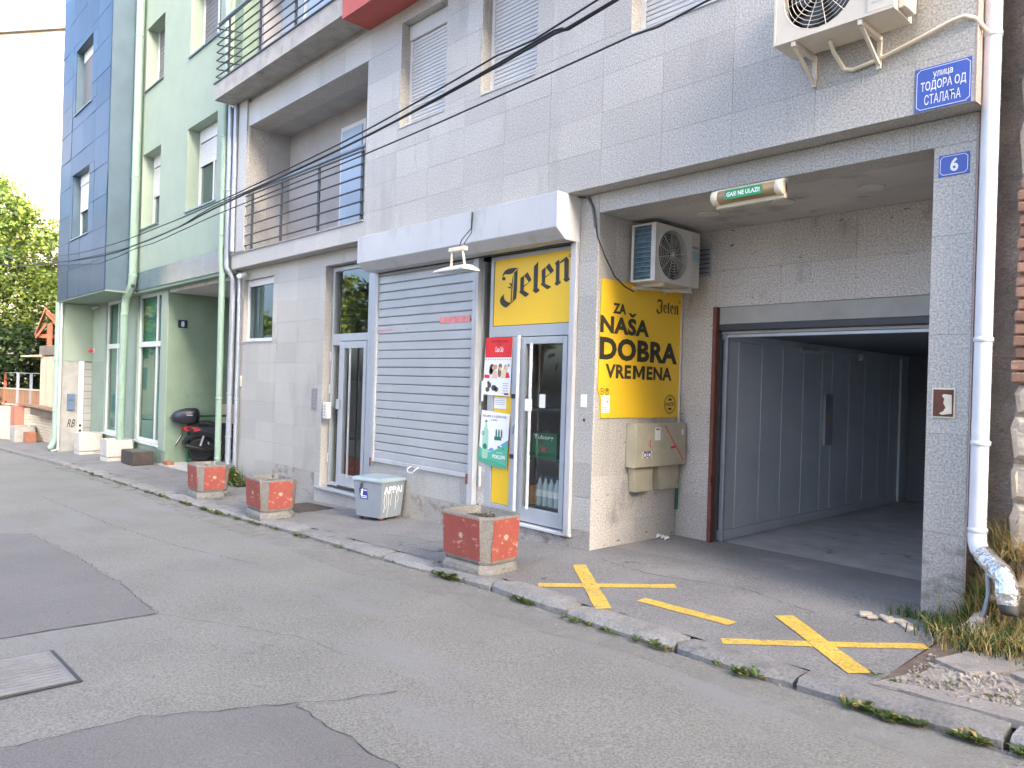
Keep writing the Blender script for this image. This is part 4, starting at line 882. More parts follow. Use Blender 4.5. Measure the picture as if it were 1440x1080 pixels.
# security camera
def seccam(label,x,y,z,d,m=ALUW):
    o=T('security_camera',label,'camera',(x,y,z)); d=Vector(d).normalized(); a=Vector((x,y,z))
    MB().tube([a,a+Vector((0,-.06,0)),a+Vector((0,-.1,-.03))],.015,8).build('bracket',m,o)
    c=a+Vector((0,-.1,-.05)); MB().tube([c-d*.09,c-d*.085,c+d*.09,c+d*.1],[.02,.04,.045,.045],12).build('housing',m,o)
    MB().tube([c+d*.101,c+d*.104],.032,12).build('lens',BLK,o)
seccam('small white camera under the fascia by the junction pipes',-8.30,.0,3.49,(-.7,-.6,-.3))

# right hand downpipe with foil wrapped end
rp=T('downpipe','broad pale downpipe at the right end of the granite facade','downpipe',(3.39,-.05,.7))
MB().tube([(3.40,-.05,12),(3.385,-.05,.74)],.052,18).build('pipe_run',PIPEW,rp)
for z in (4.0,2.0,1.32,.75): MB().lathe((3.388,-.05,z),[(.052,0),(.059,.003),(.059,.03),(.052,.033)],16).build('collar',PIPEW,rp)
MB().tube([(3.385,-.05,.745),(3.39,-.06,.69),(3.41,-.09,.65),(3.46,-.14,.615)],[.056,.056,.056,.054],14).build('elbow',PIPEW,rp)
fp=[(3.44,-.12,.63),(3.48,-.16,.60),(3.53,-.20,.575),(3.575,-.24,.545),(3.605,-.27,.50),(3.62,-.29,.44),(3.625,-.30,.375)]
b=MB(); b.tube(fp,[.060,.066,.064,.068,.062,.07,.058],14,sm=False); b.build('foil_wrapping',FOIL,rp)
MB().tube([(3.625,-.30,.38),(3.64,-.31,.33),(3.64,-.315,.32)],[.052,.05,.04],12).build('spout',mat('spout_dark',(.08,.08,.08),.6),rp)
MB().tube([(3.50,-.25,.53),(3.57,-.31,.52),(3.64,-.29,.53)],.012,8).build('strap',STEEL,rp)
MB().tube([(3.50,-.25,.55),(3.51,-.25,.40),(3.49,-.26,.28),(3.46,-.27,.12)],.014,8).build('prop_stake',PIPEG,rp)

# overhead cables
def cable(label,pts,r):
    o=MB().tube(pts,r,8).build('overhead_cable',CABL,None); prop(o,label,'cable','overhead cables crossing the facade'); return o
import itertools
def dense(pts,n=3):
    out=[]; P_=[Vector(p) for p in pts]
    for i in range(len(P_)-1):
        p0,p1,p2,p3=P_[max(i-1,0)],P_[i],P_[i+1],P_[min(i+2,len(P_)-1)]
        for k in range(n):
            t=k/n; out.append(.5*((2*p1)+(p2-p0)*t+(2*p0-5*p1+4*p2-p3)*t*t+(3*p1-p0-3*p2+p3)*t**3))
    return out+[P_[-1]]
A=[(14,-1.2,6.9),(6,-1.2,5.3),(1.151,-1.2,4.62),(.484,-1.2,4.575),(-.63,-1.2,4.478),(-2.47,-1.2,4.365),(-4.6,-1.2,4.29),(-6.88,-1.2,4.22),(-8.45,-1.2,4.14),(-10.8,-1.2,4.11),(-12.8,-1.2,4.13),(-17.4,-1.2,4.43),(-25.9,-1.2,5.2),(-45,-1.2,8)]
cable('thick twisted black cable, the heaviest of those crossing the facade',dense(A),.013)
cable('black cable wound around the thick cable above the loggia rail',dense([(a,y-.02+.02*math.sin(i*2.3),z+.025*math.cos(i*1.9)) for i,(a,y,z) in enumerate(A)],3),.009)
Bc=[(14,-1.2,7.2),(6,-1.2,5.6),(.947,-1.2,4.69),(-.232,-1.2,4.61),(-.635,-1.2,4.575),(-2.42,-1.2,4.437),(-4.46,-1.2,4.36),(-6.89,-1.2,4.297),(-9.576,-1.2,4.28),(-12.8,-1.2,4.32),(-17.4,-1.2,4.59),(-25.9,-1.2,5.5),(-45,-1.2,8.3)]
cable('thin upper black cable crossing above the thick twisted one',dense(Bc),.009)
Cc=[(14,-1.2,6.2),(6,-1.2,4.9),(2.005,-1.2,4.33),(1.308,-1.2,4.292),(.33,-1.2,4.25),(-.62,-1.2,4.217),(-1.29,-1.2,4.195),(-2.46,-1.2,4.167),(-4.44,-1.2,4.14),(-6.87,-1.2,4.11),(-8.45,-1.2,4.06),(-10.81,-1.2,4.04),(-17.4,-1.2,4.35),(-45,-1.2,7.8)]
cable('lowest thin black cable crossing below the thick twisted one',dense(Cc),.008)

# ================================================================== BUILDING 8 (green and blue)
B8=T('corner_apartment_building','green rendered apartment building with projecting polished blue bay','building',(-13.5,0,0))
GX=-9.02
gw=[(-13.95,-12.68,4.98,6.72),(-11.03,-9.45,4.965,6.67),(-13.89,-12.65,8.2,9.66),(-11.03,-9.43,8.15,9.66)]
wall('upper_wall',GREENW,B8,-14.2,GX,3.985,12.5,gw,-.20,.12)
clad('stone_slab',STRIPE,B8,-14.2,GX,3.56,3.983,[],-.205,.72,.43,bev=.001)
MB().box(-14.2,GX,-.184,.12,3.56,3.984).build('stripe_backing',GREEND,B8)
MB().box(-18.9,-8.76,.121,10,3.56,12.5).build('upper_mass',GREEND,B8) if False else MB().box(-18.9,-8.8,.6,10,3.56,12.5).build('upper_mass',GREEND,B8)
MB().box(-18.95,-8.75,-1,10.1,12.501,12.7).build('roof',CONC,B8)
MB().box(-14.2,-8.8,-.18,.599,3.5,3.559).build('overhang_soffit',GREEND,B8)
MB().box(GX,-8.62,-.10,.3,-.4,12.5).build('party_pier',PIPEG,B8) if False else MB().box(GX,-8.62,-.10,.3,3.5,12.5).build('party_pier',GREEND,B8)
for i,(a,c,z0,z1) in enumerate(gw):
    wd=MB().box(a,c,.13,.145,z0,z1).build('window',GREYC,B8)
    top=z1-.23
    b=MB().box(a,a+.06,.05,.129,z0,z1).box(c-.06,c,.05,.129,z0,z1).box(a+.06,c-.06,.05,.129,z0,z0+.06).box((a+c)/2-.035,(a+c)/2+.035,.055,.129,z0+.06,top); b.build('frame',ALUW,wd)
    MB().box(a+.06,c-.06,.09,.096,z0+.06,z1-.02).build('pane',GLW,wd)
    MB().box(a-.02,c+.02,-.235,.049,z0-.03,z0-.001).build('sill',STRIPE,wd)
    if i<2:
        MB().box(a+.06,c-.06,.03,.088,z1-.26,z1-.002).build('shutter_box',ALUW,wd)
        z=z1-.30
        while z>(5.95 if i==1 else 5.75): piece('slat',ALUW,wd,((a+c)/2,.062,z),(c-a-.13,.016,.048),.006); z-=.052
    else:
        z=z1-.05
        while z>z0+.04: piece('slat',mat('dark_shutter',(.14,.145,.155),.5),wd,((a+c)/2,.072,z),(c-a-.13,.016,.09),.006); z-=.095
# blue bay
bw=[(-17.46,-15.82,5.05,6.74),(-17.46,-15.82,8.32,10.0)]
BX0,BX1,BY=-18.9,-14.2,-.88
wall('bay_core',BLUED,B8,BX0,BX1-.02,3.53,12.5,bw,BY+.022,-.40)
clad('polished_panel',BLUEC,B8,BX0,BX1,3.53,12.4,bw,BY,1.18,.74,t=.018,gap=.006,tilt=.006,bev=.001)
MB().box(BX1-.019,BX1,BY+.022,-.206,3.53,12.5).build('bay_side',BLUED,B8)
MB().box(BX0,BX0+.02,BY+.022,.6,3.53,12.5).build('bay_side',BLUED,B8)
MB().box(BX0+.02,BX1-.02,-.399,-.34,3.53,12.5).build('bay_back',DARKI,B8)
MB().box(BX0,BX1-.001,BY+.02,.1,3.50,3.528).build('bay_soffit',GREENP,B8)
for a,c,z0,z1 in bw:
    wd=MB().box(a,c,-0.630,-0.615,z0,z1).build('window',GREYC,B8)
    MB().box(a+.0,c,-0.680,-0.631,z0,z0+.05).box(a,a+.06,-0.680,-0.631,z0+.05,z1).box(c-.06,c,-0.680,-0.631,z0+.05,z1).box((a+c)/2-.04,(a+c)/2+.04,-0.680,-0.631,z0+.05,z1).build('frame',ALUW,wd)
    MB().box(a+.06,c-.06,-0.655,-0.650,z0+.05,z1).build('pane',GLW,wd)
    MB().box(a+.06,c-.06,-0.710,-0.681,z1-.26,z1-.002).build('shutter_box',ALUW,wd)
    z=z1-.30
    while z>(z0+.75 if z0<7 else z0+.02): piece('slat',ALUW if z0<7 else MATS['dark_shutter'],wd,((a+c)/2,-0.695,z),(c-a-.13,.016,.048),.006); z-=.052
    MB().box(a-.01,c+.01,BY-.03,-0.631,z0-.025,z0-.001).build('sill',STRIPE,wd)
# ground floor
go=[(-17.4,-16.07,0,3.5),(-14.65,-12.88,0,3.5)]
wall('ground_wall',GREENP,B8,-18.7,-12.45,-.8,3.498,go,0,.35)
MB().box(-17.42,-12.86,-.012,-.001,-.8,-.03).build('dark_plinth',GREEND,B8) 
MB().box(-12.86,-12.452,-.03,-.001,-.10,3.498).build('corner_pilaster',GREENW,B8,bevel=.004)
MB().box(-18.66,-17.45,-.006,-.001,1.9,3.498).build('light_panel',GREENW,B8)
for i,(a,c,z0,z1) in enumerate(go):
    wd=MB().box(a,c,.16,.18,z0,z1).build('window',TEAL,B8)
    m_=a+(c-a)*.72
    b=MB()
    b.box(a,a+.07,.04,.11,z0,z1).box(c-.07,c,.04,.11,z0,z1).box(a+.07,c-.07,.04,.11,z0,z0+.08).box(a+.07,c-.07,.04,.11,z1-.07,z1).box(a+.07,c-.07,.04,.11,2.25,2.37)
    b.box(m_-.035,m_+.035,.045,.108,z0+.08,2.25).box(m_-.03,m_+.03,.045,.108,2.37,z1-.07); b.build('frame',ALUW,wd)
    MB().box(a+.07,m_-.035,.07,.076,z0+.08,2.25).build('pane',GLW,wd); MB().box(m_+.035,c-.07,.07,.076,z0+.08,2.25).build('pane',GLW,wd)
    MB().box(a+.07,m_-.03,.07,.076,2.37,z1-.07).build('pane',GLW,wd); MB().box(m_+.03,c-.07,.07,.076,2.37,z1-.07).build('pane',GLW,wd)
    MB().box(a-.03,c+.03,-.05,.039,z0-.04,z0-.001).build('sill',ALUW,wd)
# passage under the building
MB().box(-12.70,-12.451,.351,5,-.6,3.498).build('passage_wall',GREEND,B8); MB().box(-12.451,-12.445,-.0,.35,-.6,3.498).build('passage_wall_end',GREEND,B8)
MB().box(-12.45,-8.78,5,5.2,-.6,3.5).build('passage_back',GREEND,B8); MB().box(-9.0,-8.78,.3,5,-.6,3.498).build('passage_wall',GREEND,B8)
MB().box(-12.45,-8.9,.0,5,3.43,3.498).build('passage_ceiling',CEIL,B8)
b=MB().prism([(-12.45,-.12,-.36),(-9.0,-.12,-.30),(-9.0,5,-.22),(-12.45,5,-.27)],(0,0,-.2)); b.build('passage_floor',CONCW,B8)
MB().box(-12.448,-12.40,1.2,1.75,.45,.95).build('cream_cupboard',CREAMP,B8,bevel=.005)
pn=plate('house_number_plate','tiny dark plate with a white eight in the green passage',0,1,0,1,0,[]) if False else None
o=T('house_number_plate','tiny dark plate with a white eight on the green passage wall','sign',(-12.45,.3,2.75)); MB().box(-12.444,-12.438,.20,.40,2.66,2.84).build('enamel_plate',mat('dark_navy_enamel',(.02,.03,.07),.4),o)
b=Print('x',-12.4375); b.text('8',.265,.335,2.69,2.81,bold=.02); b.build('lettering',WHT,o)
# left return of the ground floor
MB().box(-19.0,-18.701,-.80,.35,1.9,3.49).build('return_panel',GREENW,B8)
MB().box(-19.0,-18.72,-.80,.35,-.9,1.899).build('return_wall',mat('white_old_render',(.34,.34,.32),.85,var=.12,scale=5,wear=[((.3,.3,.27),5,.6,.1,None)]),B8)
MB().box(-18.719,-18.67,-.33,-.20,-.6,1.899).build('door_jamb',ALUW,B8)
wd=MB().box(-18.719,-18.705,-.199,.0,-.6,1.899).build('slatted_door',DARKI,B8)
for i in range(12): MB().box(-18.704,-18.69,-.19,-.003,-.58+i*.205,-.385+i*.205).build('door_board',mat('white_board',(.36,.36,.34),.7,var=.1),wd,bevel=.003)
b=Print('x',-18.6695)
for i in range(5): b.rect(-.30,-.23,-.5+i*.14,-.43+i*.14)
b.build('hazard_marks',BLK,B8)
ml=T('mailbox','small blue grey mailbox on the white wall under the blue bay','mailbox',(-18.7,-.5,.75)); MB().box(-18.719,-18.62,-.60,-.42,.53,.98).build('casing',mat('mailbox_blue',(.10,.15,.24),.5,var=.1),ml,bevel=.008); MB().box(-18.619,-18.615,-.57,-.45,.80,.82).build('slot',BLK,ml)
b=Print('x',-18.7185); b.text('RB',-.585,-.40,.05,.27,bold=.01,slant=.2); b.build('graffiti',BLK,B8)
o=T('alarm_beacon','little red alarm beacon on the green wall left of the tall windows','alarm',(-18.5,-.02,2.2)); MB().lathe((-18.5,-.09,2.2),[(.03,-.08),(.05,-.06),(.05,.04),(.03,.06)],12,'x').build('lens',REDP,o); MB().box(-18.56,-18.44,-.04,-.001,2.14,2.26).build('base',ALUW,o)
seccam('small grey camera under the blue bay beside the green panel',-18.1,.0,3.44,(-.3,-.9,-.3),ACG)
seccam('small dark camera on the stone band above the tall green window',-14.05,-.2,3.72,(.9,-.3,-.2),DARKM)
pipe('downpipe','mint green downpipe with an offset bend between the tall windows',[(-14.0,-.33,12),(-13.99,-.33,3.85),(-14.06,-.33,3.66),(-14.42,-.34,3.42),(-14.50,-.34,3.22),(-14.52,-.35,-.02)],.09,MINT,(9.5,6.2,3.9,3.0,1.0))
pipe('downpipe','mint green downpipe at the left end of the building under the blue bay',[(-18.83,-.83,3.5),(-18.83,-.83,-.25),(-18.80,-.93,-.50),(-18.78,-1.02,-.54)],.085,MINT,(3.0,1.9,.5,-.1))
pipe('downpipe','thin white drain pipe beside the left mint downpipe',[(-18.67,-.79,3.5),(-18.67,-.79,-.55),(-18.66,-.95,-.6)],.03,ALUW,(1.0,))

# ================================================================== OUTSIDE THE FRAME, OPPOSITE SIDE
OB=T('added_shading_block','tall pale block added behind the camera to shade the street','building',(24,-16,0))  # unseen block added and sized to shade the street, pale to bounce light
PALE=mat('pale_render',(.72,.68,.61),.85,var=.05)
MB().box(6.4,25,-24,-11,-1,24.5).box(25.001,90,-24,-11,-1,21.5).build('wall',PALE,OB)
for fl in range(6):
    for k in range(14):
        xx=7.4+k*2.6; piece('window',DARKI if False else mat('block_window',(.10,.12,.14),.15,var=.2),OB,(xx+.7,-10.99,2.2+fl*2.9),(1.3,.06,1.4),.01)
NH=T('added_glow_blocking_house','plain pale house added unseen beyond the old wall to cut sky glow','building',(24,5,0))  # unseen house added to block sky glow from the right
MB().box(9.05,60,.6,10,-.5,10).build('wall',PALE,NH); MB().prism([(8.8,.2,10),(8.8,10.4,10),(8.8,5.3,13)],(51.5,0,0)).build('roof',ROOFT,NH)
for k in range(8): piece('window',MATS['block_window'],NH,(12+k*4.5,.59,3.2),(1.2,.05,1.5),.01)
OH=T('opposite_house','low cream house across the street at the bend','building',(-62,-10,0))
MB().box(-78,-50,-18,-11.5,-3,9).build('wall',mat('cream_house_wall',(.62,.56,.44),.85,var=.06),OH)
MB().prism([(-78.4,-18.4,9),(-78.4,-11.1,9),(-78.4,-14.7,11.5)],(28.8,0,0)).build('roof',ROOFT,OH)
for k in range(6):
    for fl in range(2): piece('window',MATS['block_window'],OH,(-75+k*4.4,-11.49,1.2+fl*3.4),(1.3,.06,1.6),.01)
GWL=T('opposite_wall','long grey rendered boundary wall across the street','wall',(-20,-12.4,0))
MB().box(-48,6.3,-12.7,-12.4,-2,1.5).build('wall',PLAST,GWL); MB().box(-48,6.3,-12.75,-12.35,1.501,1.56).build('coping',CONC,GWL)

# ================================================================== trees
def leaves(name,parent,blobs,size,mats,weights,seed=1,kind=None):
    r_=random.Random(seed); vs=[];fs=[];mi=[]
    for (c,rad,n) in blobs:
        c=Vector(c)
        # secondary clumps inside each blob give gaps and light and dark masses
        cl=[]
        for i in range(max(6,n//70)):
            d=Vector((r_.gauss(0,1),r_.gauss(0,1),r_.gauss(0,1))).normalized()*(r_.uniform(.35,1)**.6)
            cl.append((Vector((c.x+d.x*rad[0],c.y+d.y*rad[1],c.z+d.z*rad[2])),r_.uniform(.14,.30)*min(rad)+.12))
        for i in range(n):
            q,rr=cl[r_.randrange(len(cl))]
            d=Vector((r_.gauss(0,1),r_.gauss(0,1),r_.gauss(0,.75)))*rr*.62
            p=q+d; s_=size*r_.uniform(.6,1.25)
            a=Vector((r_.gauss(0,1),r_.gauss(0,1),r_.gauss(0,.6))).normalized(); b_=a.cross(Vector((r_.gauss(0,1),r_.gauss(0,1),r_.gauss(0,1)))).normalized()
            k=len(vs); vs+= [p-a*s_*.5,p+b_*s_*.28,p+a*s_*.5,p-b_*s_*.28]; fs.append((k,k+1,k+2,k+3))
            mi.append(r_.choices(range(len(mats)),weights)[0])
    o_=org(parent); me=bpy.data.meshes.new(name); me.from_pydata([v-o_ for v in vs],[],fs)
    for m in mats: me.materials.append(m)
    me.polygons.foreach_set('material_index',mi); o=bpy.data.objects.new(name,me); col.objects.link(o); o.parent=parent; ORG[o.name]=o_
    return prop(o,kind=kind)
def tree(label,base,h,tr,blobs,size,mats,weights,seed,group=None,cat='tree'):
    o=T('leafy_tree',label,cat,base,group=group); bx,by,bz=base; r_=random.Random(seed)
    MB().tube([(bx,by,bz-.3),(bx+.1,by,bz+h*.3),(bx-.05,by+.1,bz+h*.6),(bx+.1,by,bz+h)],[tr,tr*.8,tr*.6,tr*.3],10).build('trunk',BARK,o)
    for c,rad,n in blobs:
        s=Vector((bx+.02,by+.05,bz+h*r_.uniform(.35,.75))); e=Vector(c); m=(s+e)/2+Vector((r_.uniform(-.3,.3),r_.uniform(-.3,.3),.2))
        MB().tube([s,m,e],[tr*.4,tr*.25,tr*.08],6).build('limb',BARK,o)
    leaves('crown',o,blobs,size,mats,weights,seed); return o
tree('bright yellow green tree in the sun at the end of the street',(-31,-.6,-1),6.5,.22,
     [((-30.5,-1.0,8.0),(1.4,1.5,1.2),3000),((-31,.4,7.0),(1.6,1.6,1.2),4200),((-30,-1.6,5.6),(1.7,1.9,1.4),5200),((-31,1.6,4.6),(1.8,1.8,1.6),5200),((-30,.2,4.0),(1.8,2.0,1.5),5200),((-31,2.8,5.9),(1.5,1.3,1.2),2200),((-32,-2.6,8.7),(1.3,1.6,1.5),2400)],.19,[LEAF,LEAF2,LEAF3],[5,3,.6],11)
tree('dark dense tree behind the fence below the bright one',(-28.5,.9,-1),2.6,.15,
     [((-28.5,.6,2.0),(1.3,1.3,1.4),2600),((-28,-.6,1.7),(1.2,1.2,1.5),2600),((-29,2.0,2.2),(1.3,1.2,1.4),2200),((-29,-1.8,1.4),(1.3,1.2,1.4),2200)],.22,[LEAF3,LEAF2],[5,1.2],12)
for i,(bx,by,h,lb) in enumerate([(-9,-14.2,6,'round tree across the street nearest the added shading block'),(-15.5,-14.8,7,'second round tree across the street behind the boundary wall'),(-23,-14.3,7.5,'tall tree across the street in the middle of the boundary wall'),(-33,-14.6,7,'broad tree across the street near the low cream house'),(-50,-11.6,8,'big tree across the street directly before the low cream house'),(-58,-10.9,7,'tree across the street at the bend'),(-45,-15,7,'last tree across the street before the bend')]):
    bl=[((bx+rnd.uniform(-2,2),by+rnd.uniform(-1,1.3),h*.6+rnd.uniform(-.8,3)),(2.0,1.6,1.7),900) for _ in range(6)]
    tree(lb,(bx,by,-1),h*.7,.22,bl,.42,[LEAF,LEAF2,LEAF3],[3,3,1.5],30+i,group='trees across the street')

# ================================================================== END OF THE STREET (left)
cb_=T('cream_building','tall plain cream gable wall lit by the sun beyond the trees','building',(-42,2.7,0))
d=Vector((.80,.60,0)); n_=Vector((-.60,.80,0)); p0=Vector((-42,2.7,-3))
b=MB(); q=[p0-d*16,p0+d*14,p0+d*14+n_*12,p0-d*16+n_*12]; b.prism(q,(0,0,22.8)); b.build('wall',CREAM,cb_)
b=MB(); q=[p0-d*16.2-n_*.2,p0+d*14.2-n_*.2,p0+d*14.2+n_*12.2,p0-d*16.2+n_*12.2]; b.prism([v+Vector((0,0,22.801)) for v in q],(0,0,.22)); b.build('roof_edge',mat('roof_grey',(.18,.18,.19),.7),cb_)
# low white brick wall with brown board fence
gwl=T('garden_wall','low white brick garden wall lit by the sun at the left','wall',(-25,-.3,-.8))
path=[(-19.1,.25),(-24.6,-.12),(-27.2,-.85),(-31,-2.1),(-37,-4.2)]
for i in range(len(path)-1):
    a,c=Vector((*path[i],0)),Vector((*path[i+1],0)); L_=(c-a).length; dr_=(c-a).normalized(); nn=Vector((-dr_.y,dr_.x,0)); nn=nn if nn.y>0 else -nn
    za=S(a.x); zc=S(c.x)
    b=MB(); b.prism([a+nn*.03+Vector((0,0,za-.4)),c+nn*.03+Vector((0,0,zc-.4)),c+nn*.03+Vector((0,0,.29)),a+nn*.03+Vector((0,0,.29))],nn*.2); b.build('core',mat('brick_joint',(.36,.32,.24),.9),gwl)
    if i<3:
        k=0; L0=0
        for row in range(12 if i else 11):
            zz=.24-row*.098; s_=(row%2)*-.27
            while s_<L_-.05:
                s0=max(s_,0)+.005; s1=min(s_+.54,L_)-.005
                m=a+dr_*((s0+s1)/2)
                if s1-s0>.05 and zz>S(m.x)-.1: piece('brick',WBRK,gwl,(m.x+nn.x*.02,m.y+nn.y*.02,zz),(round(s1-s0,2),.06,.082),.006,(0,0,math.atan2(dr_.y,dr_.x)))
                s_+=.54
b=MB(); b.box(-26.35,-25.6,-.70,-.4,-.95,.33); b.build('red_pier',mat('pier_red',(.42,.17,.12),.8,var=.1),gwl)
fn=T('board_fence','brown board fence on top of the white brick wall','fence',(-27,-.6,.3))
for i in range(1,len(path)-1):
    a,c=Vector((*path[i],0)),Vector((*path[i+1],0)); L_=(c-a).length; dr_=(c-a).normalized(); b=MB(); b2=MB()
    for k in range(int(L_/.115)):
        m=a+dr_*(k*.115+.06); b.obox((m.x,m.y+.12,.63),(.1,.02,.52),Matrix.Rotation(math.atan2(dr_.y,dr_.x),3,'Z'))
    b.build('fence_board',WOOD,fn,kind='stuff')
    for zz in (.36,.92): MB().bar(a+Vector((0,.10,zz)),c+Vector((0,.10,zz)),.05,.05).build('rail',mat('pale_rail',(.5,.42,.33),.7,var=.1),fn)
    for k in range(3):
        m=a+(c-a)*(k/3); MB().box(m.x-.04,m.x+.04,m.y+.06,m.y+.14,.3,1.5 if k!=1 else 1.48).build('post',WOODR if k==0 else PIPEG,fn)
    MB().bar(a+Vector((0,.10,1.49)),c+Vector((0,.10,1.49)),.025,.025).build('top_wire',PIPEG,fn)
# kiosk
kk=T('kiosk','closed cream board kiosk with flat awning above the white wall','kiosk',(-24,.6,.3))
MB().box(-24.3,-20.6,-.17,1.8,.35,2.1).build('cabin',mat('kiosk_dark',(.10,.075,.05),.8),kk)
for i in range(11):
    xx=-24.3+i*.34; piece('cream_board',BOARD,kk,(xx+.165,-.195,1.25),(.32,.04,1.62),.006)
MB().box(-24.35,-20.5,-.25,1.9,2.1,2.42).build('fascia',mat('kiosk_fascia',(.22,.18,.13),.8,var=.2),kk,bevel=.01)
MB().box(-27.0,-24.0,-.35,1.4,2.06,2.12).build('awning',BOARD,kk)
MB().box(-26.6,-20.5,-.52,-.17,.38,.44).build('counter',mat('counter_brown',(.30,.18,.12),.7,var=.15),kk); MB().box(-24.4,-20.5,-.45,-.2,.12,.38).build('counter_apron',mat('kiosk_dark'.replace('dark','apron'),(.14,.11,.08),.8,var=.2),kk)
# red timber porch
th=R(78.5); ex=Vector((math.cos(th),math.sin(th),0)); ey=Vector((-math.sin(th),math.cos(th),0)); O=Vector((-25.5,.2,0))
pr_=T('red_porch','red timber porch gable with tiled roof rising behind the kiosk','porch',(-24.6,.9,2.1))
def W(a,d_,z): return O+ex*a+ey*d_+Vector((0,0,z))
MB().prism([W(-.02,0,1.8),W(.14,0,1.8),W(.14,0,3.25),W(-.02,0,3.25)],ey*.16).build('post',WOODR,pr_)
MB().prism([W(.55,0,1.8),W(.70,0,1.8),W(.70,0,2.9),W(.55,0,2.9)],ey*.16).build('post',mat('white_post',(.6,.58,.54),.7),pr_)
MB().prism([W(-.08,-.25,3.72),W(-.08,-.25,3.58),W(.72,-.25,2.62),W(.72,-.25,2.84)],ey*.06).build('rake_board',WOODR,pr_)
MB().prism([W(-.06,-.02,3.30),W(-.06,-.02,3.17),W(-.36,-.02,2.70),W(-.36,-.02,2.82)],ey*.06).build('rake_board',WOODR,pr_)
MB().prism([W(-.3,0.1,2.75),W(.6,0.1,2.75),W(.6,.1,2.88),W(-.3,.1,2.88)],ey*.08).build('tie_beam',WOODR,pr_)
b=MB(); b.prism([W(-.08,-.3,3.73),W(.75,-.3,2.86),W(.75,-.3,2.93),W(-.08,-.3,3.80)],ey*2.6); b.build('roof',ROOFT,pr_)
b=MB(); b.prism([W(-.08,-.02,3.78),W(-.40,-.02,2.78),W(-.40,-.02,2.84),W(-.10,-.02,3.83)],ey*2.2); b.build('roof',ROOFT,pr_)
# pots and boxes
def boxpot(label,cx,cy,z,w_,d_,h_,m,plinth=True,rz=0,grp='pale concrete planters under the tall windows',soil=True,name='concrete_planter'):
    o=T(name,label,'planter',(cx,cy,z),grp,rz=rz,local=True) if True else None
    o.rotation_euler=(0,0,rz); ORG[o.name]=Vector((0,0,0))
    p=.10 if plinth else 0
    if plinth: MB().box(-w_/2+.01,w_/2-.01,-d_/2+.01,d_/2-.01,-.03,p-.015).build('plinth',m,o,bevel=.012)
    rings=[]
    for (s_,zz) in ((.97,p),(1,p+.03),(1,h_),(.84,h_),(.82,h_-.08)):
        a,c,e=w_/2*s_,d_/2*s_,.04
        rings.append([(-a+e,-c,zz),(a-e,-c,zz),(a,-c+e,zz),(a,c-e,zz),(a-e,c,zz),(-a+e,c,zz),(-a,c-e,zz),(-a,-c+e,zz)])
    MB().loft(rings,sm=False).build('tub',m,o)
    MB().box(-w_/2*.82,w_/2*.82,-d_/2*.82,d_/2*.82,h_-.07,h_-.045).build('soil',SOIL,o)
    return o
boxpot('pale square concrete planter by the slatted door, left of the mint downpipe',-17.35,-.36,side(-17.35,-.36),.62,.55,.56,CONCW)
boxpot('pale square concrete planter holding the foot of the mint downpipe',-14.52,-.42,side(-14.5,-.4),.62,.58,.50,CONCW)
o=boxpot('old grey tub planter standing in front of the white brick wall',-25.0,-.55,side(-25,-.5),.95,.6,.52,CONC,False,0,None)
o=boxpot('small pale tub with a flowering bush at the far left',-27.9,-1.9,side(-28,-1.9),.8,.6,.4,CONCW,False,0,None)
tb=leaves('bush',o,[((0,0,.55),(.3,.3,.25),260)],.09,[LEAF,GRAS],[1,1],5)
o=T('terracotta_box','small terracotta box beside the grey tub','box',(-24.2,-.45,side(-24.2,-.45))); q=side(-24.2,-.45)
MB().box(-24.45,-23.95,-.62,-.32,q,q+.34).build('tub',TERR,o,bevel=.015)
o=T('wooden_crate','dark low wooden crate on the footway below the tall green window','crate',(-13.0,-.42,side(-13,-.4))); q=side(-13,-.4)
DW=mat('dark_wood',(.055,.045,.04),.7,var=.2,scale=8)
MB().box(-13.36,-12.60,-.62,-.20,q,q+.03).build('base',DW,o)
for a in (-.63,-.21): MB().box(-13.38,-12.58,a,a+.02,q+.02,q+.30).build('side_board',DW,o,bevel=.004)
for a in (-13.40,-12.58): MB().box(a,a+.02,-.63,-.19,q+.02,q+.30).build('side_board',DW,o,bevel=.004)
for i in range(5): MB().box(-13.38,-12.58,-.62+i*.085,-.545+i*.085,q+.301,q+.315).build('lid_board',mat('worn_lid',(.10,.10,.085),.8,var=.2),o,bevel=.003)
o=MB().box(-12.22,-11.9,-.12,.02,-.36,-.27).build('loose_brick',TERR,None,bevel=.012); prop(o,'single loose brick lying at the mouth of the green passage','brick')
# green barrier post
o=T('parking_barrier','green steel parking post with a crossbar behind the scooter','barrier',(-12.3,.45,-.35)); GB=mat('barrier_green',(.01,.12,.05),.4)
MB().box(-12.33,-12.27,.42,.48,-.4,.66).build('post',GB,o,bevel=.005); MB().bar((-12.3,.45,.68),(-12.15,1.25,.70),.05,.05).build('crossbar',GB,o)

